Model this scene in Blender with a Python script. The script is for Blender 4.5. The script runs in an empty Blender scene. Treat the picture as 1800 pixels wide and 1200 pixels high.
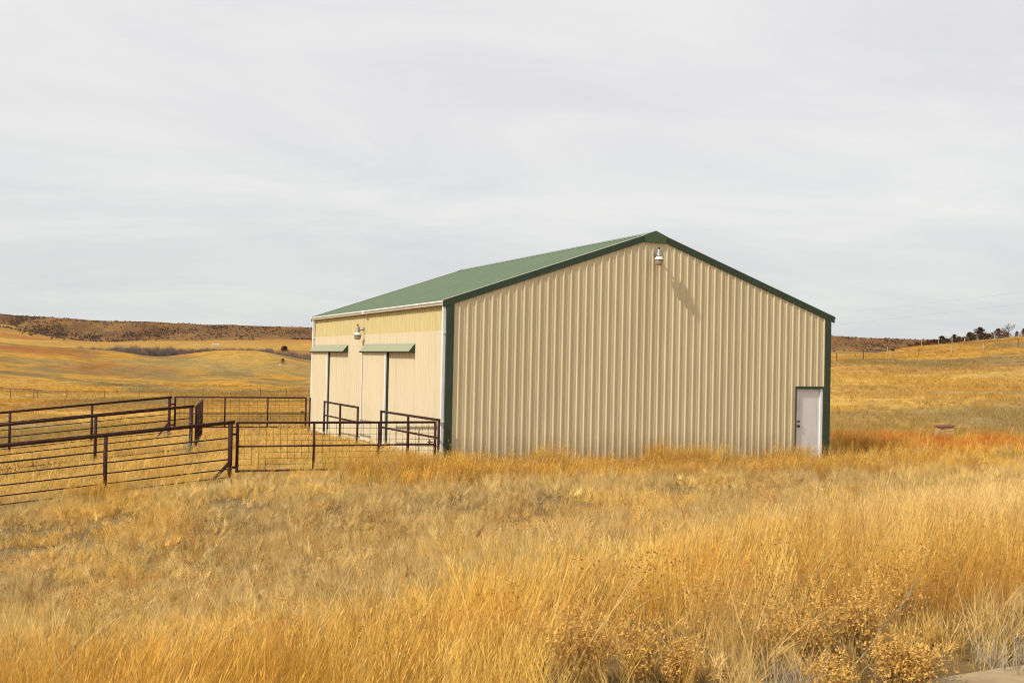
import bpy, math, random
import numpy as np
from mathutils import Matrix, Vector

# ------------------------------------------------------------------ camera, sky, sun, exposure
SC = bpy.context.scene
COL = SC.collection
RNG = np.random.default_rng(7)
random.seed(7)
CAM = np.array([-9.4133, -26.8324, 2.6846])
YAW, PITCH, ROLL, FPX = .3963, .0173, .0214, 1929.47      # focal length in pixels of an 1800 px wide frame
def cam_axes():
    f = np.array([math.sin(YAW)*math.cos(PITCH), math.cos(YAW)*math.cos(PITCH), math.sin(PITCH)])
    r = np.array([math.cos(YAW), -math.sin(YAW), 0.0]); u = np.cross(r, f)
    c, s = math.cos(ROLL), math.sin(ROLL)
    return c*r+s*u, -s*r+c*u, f
AR, AU, AF = cam_axes()
cd = bpy.data.cameras.new('camera'); cam = bpy.data.objects.new('camera', cd); COL.objects.link(cam)
cd.sensor_width = 36; cd.sensor_fit = 'HORIZONTAL'; cd.lens = FPX/1800*36
cd.clip_start = 0.1; cd.clip_end = 20000
cam.matrix_world = Matrix(((AR[0], AU[0], -AF[0], CAM[0]), (AR[1], AU[1], -AF[1], CAM[1]), (AR[2], AU[2], -AF[2], CAM[2]), (0, 0, 0, 1)))
SC.camera = cam

SUN_TRAVEL = Vector((1.0, 0.25, -1.0)).normalized()
SUN_ELEV = math.asin(-SUN_TRAVEL.z)
SUN_AZ = math.atan2(-SUN_TRAVEL.x, -SUN_TRAVEL.y)
W = bpy.data.worlds.new('World'); SC.world = W; W.use_nodes = True
nt = W.node_tree; nt.nodes.clear()
def wn(t, **k):
    n = nt.nodes.new(t)
    for a, b in k.items(): setattr(n, a, b)
    return n
out = wn('ShaderNodeOutputWorld'); mixs = wn('ShaderNodeMixShader')
bg1 = wn('ShaderNodeBackground'); bg2 = wn('ShaderNodeBackground')
sky = wn('ShaderNodeTexSky', sky_type='NISHITA'); sky.sun_disc = False
sky.sun_elevation = SUN_ELEV; sky.sun_rotation = SUN_AZ; sky.air_density = 1.2; sky.dust_density = 2.0
bg1.inputs[1].default_value = 0.10
nt.links.new(sky.outputs[0], bg1.inputs[0])
tc = wn('ShaderNodeTexCoord'); sep = wn('ShaderNodeSeparateXYZ')
nt.links.new(tc.outputs['Generated'], sep.inputs[0])
ad = wn('ShaderNodeMath', operation='ADD'); nt.links.new(sep.outputs[2], ad.inputs[0]); ad.inputs[1].default_value = .16
mx = wn('ShaderNodeMath', operation='MAXIMUM'); nt.links.new(ad.outputs[0], mx.inputs[0]); mx.inputs[1].default_value = .05
dx = wn('ShaderNodeMath', operation='DIVIDE'); dy = wn('ShaderNodeMath', operation='DIVIDE')
nt.links.new(sep.outputs[0], dx.inputs[0]); nt.links.new(mx.outputs[0], dx.inputs[1])
nt.links.new(sep.outputs[1], dy.inputs[0]); nt.links.new(mx.outputs[0], dy.inputs[1])
cmb = wn('ShaderNodeCombineXYZ'); nt.links.new(dx.outputs[0], cmb.inputs[0]); nt.links.new(dy.outputs[0], cmb.inputs[1])
mp = wn('ShaderNodeMapping'); nt.links.new(cmb.outputs[0], mp.inputs[0])
mp.inputs['Rotation'].default_value = (0, 0, .35); mp.inputs['Scale'].default_value = (.55, .8, 1); mp.inputs['Location'].default_value = (3.3, 1.2, 0)
nz = wn('ShaderNodeTexNoise'); nt.links.new(mp.outputs[0], nz.inputs['Vector'])
nz.inputs['Scale'].default_value = 1.5; nz.inputs['Detail'].default_value = 7; nz.inputs['Roughness'].default_value = .6; nz.inputs['Distortion'].default_value = .5
cr = wn('ShaderNodeValToRGB'); nt.links.new(nz.outputs[0], cr.inputs[0])
cr.color_ramp.elements[0].position = .3; cr.color_ramp.elements[0].color = (.775, .768, .79, 1)
cr.color_ramp.elements[1].position = .68; cr.color_ramp.elements[1].color = (.945, .925, .905, 1)
# the cloud sheet is a little bluer and dimmer low down, all round the horizon
hz = wn('ShaderNodeMapRange'); nt.links.new(sep.outputs[2], hz.inputs[0]); hz.inputs[1].default_value = 0.0; hz.inputs[2].default_value = .22
hm = wn('ShaderNodeMix', data_type='RGBA', blend_type='MULTIPLY'); hm.inputs[0].default_value = 1.0
hc = wn('ShaderNodeValToRGB'); nt.links.new(hz.outputs[0], hc.inputs[0])
hc.color_ramp.elements[0].color = (.83, .87, .875, 1); hc.color_ramp.elements[1].color = (1, 1, 1, 1)
nt.links.new(cr.outputs[0], hm.inputs['A']); nt.links.new(hc.outputs[0], hm.inputs['B'])
nt.links.new(hm.outputs['Result'], bg2.inputs[0]); bg2.inputs[1].default_value = 1.0
mixs.inputs[0].default_value = .92
nt.links.new(bg1.outputs[0], mixs.inputs[1]); nt.links.new(bg2.outputs[0], mixs.inputs[2]); nt.links.new(mixs.outputs[0], out.inputs[0])

sl = bpy.data.lights.new('sun', 'SUN'); sun = bpy.data.objects.new('sun', sl); COL.objects.link(sun)
sl.energy = 3.6; sl.angle = math.radians(2.2); sl.color = (1.0, .93, .82)
sun.rotation_euler = SUN_TRAVEL.to_track_quat('-Z', 'Y').to_euler(); sun.location = (-40, -30, 60)
VS = SC.view_settings
VS.view_transform = 'Standard'; VS.look = 'None'; VS.exposure = 0.0; VS.gamma = 1.0; VS.use_curve_mapping = False
SC.cycles.max_bounces = 4; SC.cycles.diffuse_bounces = 2; SC.cycles.transmission_bounces = 2; SC.cycles.glossy_bounces = 1
SC.cycles.filter_width = 1.0; SC.cycles.use_denoising = True

# ------------------------------------------------------------------ small numeric helpers
def sstep(a, b, x):
    t = np.clip((np.asarray(x, float)-a)/(b-a), 0, 1); return t*t*(3-2*t)
_PERM = np.random.default_rng(3).random((256, 256))
def vnoise(x, y):
    x = np.asarray(x, float); y = np.asarray(y, float)
    xi = np.floor(x).astype(int); yi = np.floor(y).astype(int); fx = x-xi; fy = y-yi
    fx = fx*fx*fx*(fx*(fx*6-15)+10); fy = fy*fy*fy*(fy*(fy*6-15)+10)
    g = lambda a, b: _PERM[a & 255, b & 255]
    return (g(xi, yi)*(1-fx)+g(xi+1, yi)*fx)*(1-fy)+(g(xi, yi+1)*(1-fx)+g(xi+1, yi+1)*fx)*fy
def fbm(x, y, o=4, gain=.5):
    s = 0; a = 1; t = 0; c, n = math.cos(.6), math.sin(.6)
    for i in range(o):
        s = s+a*vnoise(x, y); t += a; a *= gain
        x, y = (x*c-y*n)*2.03+17.1, (x*n+y*c)*2.03+5.3
    return s/t
def lerp(a, b, t): return a+(b-a)*t

# ------------------------------------------------------------------ the lie of the land
TD = np.array([60, 100, 150, 190, 260, 340, 420, 520, 650, 800, 1000, 1250, 1500, 1800, 2200, 4000], float)
TC = [(-700, [-2.2, -3.2, -4.4, -5, -4.5, 0, 8, 8, 5, 6, 14, 30, 36, 58, 62, 62]),
      (0,    [-1.9, -3.0, -4.2, -4.8, -4.9, -1.9, 4.7, 3, 0, 3, 12, 28, 32, 55, 60, 60]),
      (150,  [-1.8, -2.9, -4.0, -4.7, -5.2, -3.0, 2.7, 1, 1.2, 4, 9, 14, 25, 50, 56, 56]),
      (300,  [-1.6, -2.6, -3.8, -4.5, -5.2, -4.0, 1.5, -1, .4, 4.8, 11, 18, 24, 49, 55, 55]),
      (450,  [-1.3, -2.3, -3.5, -4.2, -5.0, -3.5, 3.4, 0, 1, 6, 13, 21, 27, 48.5, 55, 55]),
      (560,  [-1.0, -2.0, -3.2, -4.0, -5.0, -4.5, 0, -2, 0, 6, 13, 22, 27, 48.5, 55, 55]),
      (800,  [-.6, -1, -1.5, -1.8, -2, -1, 1, 0, 1, 6, 13, 22, 27, 48, 55, 55]),
      (1100, [0, .3, .8, 1.3, 1.5, 1, 1, 0, 1, 6, 13, 22, 27, 48, 55, 55]),
      (1460, [.6, 1.5, 3.0, 4.4, 4.0, 3, 2, 1, 1, 6, 13, 20, 30, 52, 55, 55]),
      (1600, [.7, 1.6, 3.2, 5.2, 7.6, 7.5, 6, 4, 3, 7, 13, 20, 26, 46, 52, 52]),
      (1800, [.8, 1.9, 4.3, 6.7, 9.8, 11, 10, 8, 6, 8, 13, 20, 26, 42, 50, 50]),
      (2500, [1, 2.2, 5, 8, 12, 15, 15, 14, 12, 12, 15, 22, 30, 45, 50, 50])]
TA = np.array([math.atan2(c-900, FPX)+YAW for c, _ in TC]); TZ = np.array([z for _, z in TC])
_avg = (TZ[0]+TZ[-1])/2
TA = np.concatenate([[YAW-math.pi, YAW-math.pi/2], TA, [YAW+math.pi/2, YAW+math.pi]])
TZ = np.vstack([_avg, TZ[0], TZ, TZ[-1], _avg])
def table(az, d):
    az = (az-YAW+math.pi) % (2*math.pi)-math.pi+YAW
    u = np.interp(az, TA, np.arange(len(TA))); v = np.interp(np.log(np.maximum(d, 1)), np.log(TD), np.arange(len(TD)))
    def w4(t): return [(-t+2*t*t-t**3)/2, (2-5*t*t+3*t**3)/2, (t+4*t*t-3*t**3)/2, (t**3-t*t)/2]
    ui = np.minimum(np.floor(u).astype(int), len(TA)-2); vi = np.minimum(np.floor(v).astype(int), len(TD)-2)
    wu = w4(u-ui); wv = w4(v-vi); r = 0
    for i in range(4):
        for j in range(4):
            r = r+wu[i]*wv[j]*TZ[np.clip(ui+i-1, 0, len(TA)-1), np.clip(vi+j-1, 0, len(TD)-1)]
    return r
def road_s(x, y):       # metres from the road's edge towards the barn
    return y+22.3-.07*(x+6)+.25*(vnoise(x*.8, y*.3)-.5)+1.6*sstep(-5.0, -7.5, x)
def gullies(x, y):
    w = 60*(fbm(x/420, y/420, 2)-.5)
    a = fbm((x+w)/150, (y+w)/330, 4); return np.abs(a-.5)*4
def gz(x, y):
    x = np.asarray(x, float); y = np.asarray(y, float)
    ex, ey = x-CAM[0], y-CAM[1]; d = np.hypot(ex, ey); az = np.arctan2(ex, ey)
    near = np.interp(x, [-60, -13, -10.5, -8.2, -5.5, 0, 13, 25, 60], [-2.3, -1.15, -.86, -.58, -.34, -.03, -.05, .05, .6])
    near = near-.012*np.clip(y, 0, 20)*sstep(4, -1, x)
    near = near-.15*sstep(-6, -2.5, y)*sstep(2, .5, y)*sstep(-3, .5, x)*sstep(17, 13, x)
    t = sstep(14, .3, road_s(x, y))
    near = lerp(near, 1.0, t)
    near = near+(.10*(fbm(x*.35, y*.35, 3)-.5)+.05*(fbm(x*1.7+9, y*1.7, 2)-.5))*(1-.7*t)*sstep(.2, 1.5, np.abs(x-6.1)-6.1+np.maximum(-y, 0)*2)
    far = table(az, np.maximum(d, 60))
    amp = np.interp(d, [50, 100, 200, 400, 800, 1300, 6000], [.15, .5, 1.1, 2.2, 3.5, 5, 6])
    far = far+amp*(fbm(x/70+4, y/70, 4)-.5)
    m = sstep(1180, 1420, d)*sstep(1900, 1700, d)
    far = far-m*17*(1-np.clip(gullies(x, y), 0, 1))+m*5
    m3 = sstep(190, 270, d)*sstep(480, 420, d)*sstep(YAW+.02, YAW-.1, az)
    far = far+m3*(2.3*(np.abs(fbm(x/75+20, y/95, 3)-.5)*3-.45))
    m2 = sstep(430, 520, d)*sstep(1100, 900, d)
    far = far+m2*3*(fbm(x/45, y/45, 3)-.5)
    return lerp(near, far, sstep(42, 78, d))
def gz1(x, y): return float(gz(np.array([x]), np.array([y]))[0])
def ray(px, py): return AF+AR*(px-900)/FPX-AU*(py-600)/FPX
def ground_at(px, py, tmin=3., tmax=4000., n=3000):      # where a line of sight meets the land
    d = ray(px, py); t = np.geomspace(tmin, tmax, n)
    P = CAM[None]+d[None]*t[:, None]; k = np.where(P[:, 2] <= gz(P[:, 0], P[:, 1]))[0]
    i = k[0] if len(k) else -1
    x, y = P[i, :2]; return np.array([x, y, gz1(x, y)])
def at_dist(px, dist):                           # a spot on the land in that direction, at that distance
    d = ray(px, 640); h = d[:2]/np.hypot(*d[:2]); x, y = CAM[:2]+h*dist
    return np.array([x, y, gz1(x, y)])

# ------------------------------------------------------------------ materials
def material(name, base, rough=.6, var=.12, scale=6., spec=.3, metal=0., bump=0., bscale=40., stretch=(1, 1, 1), second=None, amount=(.45, .6), transl=None, detail=5):
    m = bpy.data.materials.new(name); m.use_nodes = True; t = m.node_tree; L = t.links.new
    b = t.nodes['Principled BSDF']; b.inputs['Roughness'].default_value = rough; b.inputs['Metallic'].default_value = metal
    b.inputs['Specular IOR Level'].default_value = spec
    co = t.nodes.new('ShaderNodeTexCoord'); mp = t.nodes.new('ShaderNodeMapping'); mp.inputs['Scale'].default_value = stretch
    L(co.outputs['Object'], mp.inputs[0])
    n = t.nodes.new('ShaderNodeTexNoise'); n.inputs['Scale'].default_value = scale; n.inputs['Detail'].default_value = detail; L(mp.outputs[0], n.inputs['Vector'])
    r = t.nodes.new('ShaderNodeValToRGB'); L(n.outputs[0], r.inputs[0])
    c = np.array(base[:3]); r.color_ramp.elements[0].position = .3; r.color_ramp.elements[1].position = .7
    r.color_ramp.elements[0].color = (*(c*(1-var)), 1); r.color_ramp.elements[1].color = (*np.minimum(c*(1+var), .95), 1)
    last = r.outputs[0]
    if second is not None:
        n2 = t.nodes.new('ShaderNodeTexNoise'); n2.inputs['Scale'].default_value = scale*.37; n2.inputs['Detail'].default_value = 7; n2.inputs['Roughness'].default_value = .65
        L(mp.outputs[0], n2.inputs['Vector'])
        mr = t.nodes.new('ShaderNodeMapRange'); L(n2.outputs[0], mr.inputs[0]); mr.inputs[1].default_value, mr.inputs[2].default_value = amount
        mixn = t.nodes.new('ShaderNodeMix'); mixn.data_type = 'RGBA'; L(mr.outputs[0], mixn.inputs[0]); L(last, mixn.inputs['A']); mixn.inputs['B'].default_value = (*second, 1)
        last = mixn.outputs['Result']
    L(last, b.inputs['Base Color'])
    if bump:
        n3 = t.nodes.new('ShaderNodeTexNoise'); n3.inputs['Scale'].default_value = bscale; n3.inputs['Detail'].default_value = 6; L(mp.outputs[0], n3.inputs['Vector'])
        bp = t.nodes.new('ShaderNodeBump'); bp.inputs['Strength'].default_value = bump; bp.inputs['Distance'].default_value = .02; L(n3.outputs[0], bp.inputs['Height']); L(bp.outputs[0], b.inputs['Normal'])
    if transl: add_transl(t, b, last, transl)
    return m
def add_transl(t, b, colour, k):
    L = t.links.new; o = t.nodes['Material Output']
    tr = t.nodes.new('ShaderNodeBsdfTranslucent'); mx = t.nodes.new('ShaderNodeMixShader'); mx.inputs[0].default_value = k
    L(colour, tr.inputs[0]); L(b.outputs[0], mx.inputs[1]); L(tr.outputs[0], mx.inputs[2]); L(mx.outputs[0], o.inputs[0])
def plant_material(name, transl=.25, var=.35, instancer=True, base=None):
    """colour of the clump (instance attribute) times the blade's own shade"""
    m = bpy.data.materials.new(name); m.use_nodes = True; t = m.node_tree; L = t.links.new
    b = t.nodes['Principled BSDF']; b.inputs['Roughness'].default_value = .8; b.inputs['Specular IOR Level'].default_value = .06
    sh = t.nodes.new('ShaderNodeAttribute'); sh.attribute_name = 'shade'
    mr = t.nodes.new('ShaderNodeValToRGB'); L(sh.outputs['Fac'], mr.inputs[0])
    mr.color_ramp.elements[0].color = (1-var, (1-var)*.94, (1-var)*.85, 1); mr.color_ramp.elements[1].color = (1+var, (1+var)*1.05, (1+var)*1.15, 1)
    mu = t.nodes.new('ShaderNodeMix'); mu.data_type = 'RGBA'; mu.blend_type = 'MULTIPLY'; mu.inputs[0].default_value = 1
    if instancer:
        a = t.nodes.new('ShaderNodeAttribute'); a.attribute_type = 'INSTANCER'; a.attribute_name = 'tint'; L(a.outputs['Color'], mu.inputs['A'])
    else: mu.inputs['A'].default_value = (*base, 1)
    L(mr.outputs[0], mu.inputs['B']); L(mu.outputs['Result'], b.inputs['Base Color'])
    add_transl(t, b, mu.outputs['Result'], transl)
    return m

TAN = (.655, .555, .35)
M = {}
M['siding'] = material('siding_tan', TAN, rough=.5, var=.035, scale=3.0, spec=.25, stretch=(1, 1, .25), second=(.61, .51, .315), amount=(.5, .75))
def weather(m):
    """each sheet a touch lighter or darker than the next, and earth splashed up the foot of the wall"""
    t = m.node_tree; L = t.links.new; b = t.nodes['Principled BSDF']; src = b.inputs['Base Color'].links[0].from_socket
    oi = t.nodes.new('ShaderNodeObjectInfo'); mr = t.nodes.new('ShaderNodeMapRange'); mr.inputs[3].default_value = .955; mr.inputs[4].default_value = 1.03; L(oi.outputs['Random'], mr.inputs[0])
    mu = t.nodes.new('ShaderNodeMix'); mu.data_type = 'RGBA'; mu.blend_type = 'MULTIPLY'; mu.inputs[0].default_value = 1; L(src, mu.inputs['A']); L(mr.outputs[0], mu.inputs['B'])
    g = t.nodes.new('ShaderNodeNewGeometry'); sp_ = t.nodes.new('ShaderNodeSeparateXYZ'); L(g.outputs['Position'], sp_.inputs[0])
    n = t.nodes.new('ShaderNodeTexNoise'); n.inputs['Scale'].default_value = 2.2; n.inputs['Detail'].default_value = 8; n.inputs['Roughness'].default_value = .7; L(g.outputs['Position'], n.inputs['Vector'])
    ma = t.nodes.new('ShaderNodeMath'); ma.operation = 'MULTIPLY_ADD'; L(n.outputs[0], ma.inputs[0]); ma.inputs[1].default_value = -1.1; L(sp_.outputs[2], ma.inputs[2])
    m2 = t.nodes.new('ShaderNodeMapRange'); L(ma.outputs[0], m2.inputs[0]); m2.inputs[1].default_value = -.25; m2.inputs[2].default_value = .25; m2.inputs[3].default_value = .45; m2.inputs[4].default_value = 0
    mx = t.nodes.new('ShaderNodeMix'); mx.data_type = 'RGBA'; L(m2.outputs[0], mx.inputs[0]); L(mu.outputs['Result'], mx.inputs['A']); mx.inputs['B'].default_value = (.42, .33, .19, 1)
    L(mx.outputs['Result'], b.inputs['Base Color'])
weather(M['siding'])
M['siding_side'] = material('siding_tan_sunlit', (.695, .60, .41), rough=.5, var=.03, scale=3.0, spec=.25, stretch=(1, 1, .25), second=(.665, .565, .38), amount=(.5, .75))  # lighter copy of the tan siding, side wall's sunlight put into the colour
M['siding_yellow'] = material('siding_yellow', (.64, .53, .255), rough=.55, var=.06, scale=5.0, spec=.25, stretch=(1, 1, .3), second=(.60, .50, .28), amount=(.5, .7))
M['roof'] = material('roof_green', (.140, .190, .115), rough=.45, var=.10, scale=2.0, spec=.3, stretch=(1, 3, 1), second=(.175, .215, .145), amount=(.5, .8))
M['trim'] = material('trim_green', (.036, .060, .036), rough=.5, var=.10, scale=4.0, spec=.35)
M['hood'] = material('hood_green', (.315, .33, .215), rough=.55, var=.05, scale=4.0, spec=.3)
M['cap'] = material('ridge_cap_green', (.07, .115, .055), rough=.5, var=.1, scale=5.0)
M['white'] = material('white_metal', (.84, .84, .83), rough=.45, var=.04, scale=5, second=(.76, .74, .72), amount=(.5, .75))
M['door'] = material('white_door', (.72, .71, .70), rough=.5, var=.03, scale=3, second=(.64, .62, .60), amount=(.5, .75))
M['dark'] = material('dark_metal', (.03, .03, .028), rough=.5, var=.2)
M['inner'] = material('barn_inside', (.12, .10, .07), rough=.9)
M['pipe'] = material('rusted_pipe', (.042, .016, .012), rough=.65, var=.35, scale=9, spec=.2, second=(.085, .032, .019), amount=(.48, .7), bump=.15, bscale=60)
M['rod'] = material('rusted_rod', (.026, .012, .010), rough=.7, var=.3, scale=12)
M['zinc'] = material('lamp_zinc', (.36, .34, .32), rough=.4, var=.12, scale=14, metal=.5)
M['lens'] = material('lamp_lens', (.60, .48, .34), rough=.25, var=.08, scale=30, spec=.5, transl=.5)
M['post'] = material('weathered_post', (.11, .085, .06), rough=.9, var=.3, scale=10, stretch=(1, 1, .2))
M['post_pale'] = material('pale_post', (.45, .43, .38), rough=.8, var=.15, scale=10)
M['wire'] = material('fence_wire', (.16, .14, .12), rough=.5, var=.2)
M['cable'] = material('power_cable', (.42, .42, .42), rough=.6, var=.05)
M['plank'] = material('weathered_plank', (.50, .36, .17), rough=.85, var=.25, scale=6, stretch=(.3, 1, 3))
M['lid'] = material('rusty_lid', (.17, .055, .028), rough=.7, var=.3, scale=12)
M['bale'] = material('pale_bale', (.55, .53, .50), rough=.85, var=.15, scale=2)
M['rock'] = material('pale_rock', (.50, .46, .40), rough=.9, var=.2, scale=3, bump=.4, bscale=6)
M['bark'] = material('grey_bark', (.17, .14, .125), rough=.9, var=.25, scale=6)
M['blade'] = plant_material('dry_grass_blade', .30, .38)
M['twig'] = plant_material('brush_twig', .0, .3)
M['cedar'] = plant_material('cedar_foliage', .1, .45, False, (.12, .074, .036))
M['cedar_rust'] = plant_material('cedar_rust_foliage', .1, .45, False, (.17, .075, .040))
M['shrub_green'] = plant_material('shrub_leaves', .1, .4, False, (.085, .10, .038))
M['gum_head'] = plant_material('weed_head', .35, .35, False, (.80, .50, .14))
M['rake_glint'] = material('pale_rake_glint', (.42, .47, .36), rough=.4, var=.05, scale=4)  # pale colour for the sun-bright line painted along the rake
M['gum_stem'] = plant_material('weed_stem', .15, .35, False, (.50, .32, .11))
M['straw'] = plant_material('straw_blade', .3, .3, False, (.70, .49, .19))
M['grey_twig'] = plant_material('grey_twig', .0, .3, False, (.44, .36, .23))
M['red_stem'] = plant_material('brown_stalk', .0, .35, False, (.14, .062, .035))
M['dirt'] = material('dirt', (.37, .275, .15), rough=.95, var=.16, scale=5, second=(.30, .21, .11), amount=(.45, .65), bump=.5, bscale=30)
gm = bpy.data.materials.new('ground_cover'); gm.use_nodes = True
def _ground_mat(m):
    t = m.node_tree; L = t.links.new; b = t.nodes['Principled BSDF']; b.inputs['Roughness'].default_value = .95; b.inputs['Specular IOR Level'].default_value = .1
    a = t.nodes.new('ShaderNodeAttribute'); a.attribute_name = 'cover'
    g = t.nodes.new('ShaderNodeNewGeometry')
    prev = a.outputs['Color']
    for sc, k in ((9.0, .30), (1.3, .22), (.21, .26)):
        n = t.nodes.new('ShaderNodeTexNoise'); n.inputs['Scale'].default_value = sc; n.inputs['Detail'].default_value = 6; n.inputs['Roughness'].default_value = .65
        L(g.outputs['Position'], n.inputs['Vector'])
        mr = t.nodes.new('ShaderNodeMapRange'); mr.inputs[1].default_value = .3; mr.inputs[2].default_value = .7; mr.inputs[3].default_value = 1-k; mr.inputs[4].default_value = 1+k
        L(n.outputs[0], mr.inputs[0])
        mu = t.nodes.new('ShaderNodeMix'); mu.data_type = 'RGBA'; mu.blend_type = 'MULTIPLY'; mu.inputs[0].default_value = 1
        L(prev, mu.inputs['A']); L(mr.outputs[0], mu.inputs['B']); prev = mu.outputs['Result']
    L(prev, b.inputs['Base Color'])
    n = t.nodes.new('ShaderNodeTexNoise'); n.inputs['Scale'].default_value = .9; n.inputs['Detail'].default_value = 8; L(g.outputs['Position'], n.inputs['Vector'])
    bp = t.nodes.new('ShaderNodeBump'); bp.inputs['Strength'].default_value = .6; bp.inputs['Distance'].default_value = .35; L(n.outputs[0], bp.inputs['Height']); L(bp.outputs[0], b.inputs['Normal'])
_ground_mat(gm); M['ground'] = gm

# ------------------------------------------------------------------ object helpers
class MB:
    """collects shapes, then links them as ONE mesh object"""
    def __init__(s): s.v = []; s.f = []
    def add(s, v, f):
        o = len(s.v); s.v += [tuple(map(float, p)) for p in v]; s.f += [tuple(i+o for i in q) for q in f]; return s
    def box(s, x0, x1, y0, y1, z0, z1):
        return s.add([(x0, y0, z0), (x1, y0, z0), (x1, y1, z0), (x0, y1, z0), (x0, y0, z1), (x1, y0, z1), (x1, y1, z1), (x0, y1, z1)],
                     [(0, 3, 2, 1), (4, 5, 6, 7), (0, 1, 5, 4), (1, 2, 6, 5), (2, 3, 7, 6), (3, 0, 4, 7)])
    def prism(s, poly, a, b):          # polygon of 3-D points swept from offset a to offset b
        n = len(poly); v = [np.add(p, a) for p in poly]+[np.add(p, b) for p in poly]
        return s.add(v, [tuple(range(n))[::-1], tuple(range(n, 2*n))]+[(i, (i+1) % n, n+(i+1) % n, n+i) for i in range(n)])
    def tube(s, p, q, r, n=10, r2=None):
        p = np.array(p, float); q = np.array(q, float); d = q-p; d /= np.linalg.norm(d)
        a = np.cross(d, [0, 0, 1.]);
        if np.linalg.norm(a) < 1e-3: a = np.array([1., 0, 0])
        a /= np.linalg.norm(a); b = np.cross(d, a); r2 = r if r2 is None else r2
        A = [2*math.pi*i/n for i in range(n)]
        v = [p+r*(a*math.cos(t)+b*math.sin(t)) for t in A]+[q+r2*(a*math.cos(t)+b*math.sin(t)) for t in A]
        return s.add(v, [(i, (i+1) % n, n+(i+1) % n, n+i) for i in range(n)]+[tuple(range(n))[::-1], tuple(range(n, 2*n))])
    def lathe(s, c, prof, n=20):
        v = []; f = []
        for r, z in prof: v += [(c[0]+r*math.cos(2*math.pi*i/n), c[1]+r*math.sin(2*math.pi*i/n), c[2]+z) for i in range(n)]
        for k in range(len(prof)-1): f += [(k*n+i, k*n+(i+1) % n, (k+1)*n+(i+1) % n, (k+1)*n+i) for i in range(n)]
        f += [tuple(range(n))[::-1], tuple(range((len(prof)-1)*n, len(prof)*n))]
        return s.add(v, f)
    def build(s, name, mat, parent=None, smooth=False):
        me = bpy.data.meshes.new(name); me.from_pydata(s.v, [], s.f); me.update()
        if smooth: me.shade_smooth()
        me.materials.append(M[mat]); return link(name, me, parent)
def link(name, data, parent=None):
    o = bpy.data.objects.new(name, data); COL.objects.link(o)
    if parent is not None: o.parent = parent; o.matrix_parent_inverse = Matrix.Identity(4)
    return o
def thing(name, label, cat, loc=(0, 0, 0), group=None, rz=0):
    return tag(_place(link(name, None), loc, rz), label, cat, group)
def _place(o, loc, rz=0): o.location = loc; o.rotation_euler = (0, 0, rz); return o
def tag(o, label, cat, group=None):
    o['label'] = label; o['category'] = cat
    if group: o['group'] = group
    return o
def fast_mesh(name, v, f, mat, shade=None, quads=True):
    """numpy arrays to a mesh; shade: one number per vertex"""
    me = bpy.data.meshes.new(name); v = np.asarray(v, np.float32); f = np.asarray(f, np.int32); k = f.shape[1]
    me.vertices.add(len(v)); me.vertices.foreach_set('co', v.ravel())
    me.loops.add(f.size); me.loops.foreach_set('vertex_index', f.ravel())
    me.polygons.add(len(f)); me.polygons.foreach_set('loop_start', np.arange(len(f), dtype=np.int32)*k)
    if shade is not None:
        a = me.attributes.new('shade', 'FLOAT', 'POINT'); a.data.foreach_set('value', np.asarray(shade, np.float32))
    me.materials.append(M[mat]); me.update(calc_edges=True); me.validate(); return me

# ------------------------------------------------------------------ ground sheet
def patch(px, py, rx, ry, x, y, rot=0., soft=.6):
    """0..1 inside an ellipse on the land centred where that line of sight meets it (rx, ry metres)"""
    c = ground_at(px, py); a = x-c[0]; b = y-c[1]
    h = math.atan2(c[0]-CAM[0], c[1]-CAM[1])+rot; u = a*math.cos(h)-b*math.sin(h); v = a*math.sin(h)+b*math.cos(h)
    q = np.hypot(u/rx, v/ry)+.5*(fbm(x/(rx*.25+1), y/(ry*.25+1), 3)-.5)
    return sstep(1, 1-soft, q)
GOLD = np.array([.49, .275, .050]); PALE = np.array([.53, .34, .095]); RUSS = np.array([.29, .125, .035]); OLIVE = np.array([.25, .19, .085])
THATCH = np.array([.15, .105, .05]); BROWN = np.array([.27, .15, .075]); PURP = np.array([.17, .12, .095])
def cover(x, y):
    d = np.hypot(x-CAM[0], y-CAM[1]); n1 = fbm(x/38+3, y/38, 4); n2 = fbm(x/11+8, y/11+2, 4); n3 = fbm(x/140, y/140+7, 3)
    c = GOLD[None]*np.ones((len(x), 1))
    def mixin(col, w):
        nonlocal c
        c = c+(np.asarray(col)[None]-c)*np.clip(w, 0, 1)[:, None]
    mixin(PALE, sstep(.5, .68, n1)*.7); mixin(RUSS, sstep(.54, .70, n2)*.5); mixin(OLIVE, sstep(.54, .42, n1)*sstep(.42, .58, n2)*.75)
    mixin(OLIVE*.8, sstep(.58, .70, fbm(x/24+70, y/24, 4))*.6*sstep(80, 160, d))
    mixin(RUSS*1.1, sstep(.50, .62, n3)*.5*sstep(200, 400, d))
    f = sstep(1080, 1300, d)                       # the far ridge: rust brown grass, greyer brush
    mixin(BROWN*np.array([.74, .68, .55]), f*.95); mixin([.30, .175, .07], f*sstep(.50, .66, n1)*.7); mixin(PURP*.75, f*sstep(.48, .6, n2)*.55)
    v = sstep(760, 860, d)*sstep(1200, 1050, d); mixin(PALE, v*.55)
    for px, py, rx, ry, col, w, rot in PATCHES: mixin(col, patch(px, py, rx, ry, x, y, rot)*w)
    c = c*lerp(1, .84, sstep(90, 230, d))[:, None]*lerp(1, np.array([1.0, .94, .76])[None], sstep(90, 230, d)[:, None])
    mixin(THATCH, sstep(70, 28, d)*.9)
    return c
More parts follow.
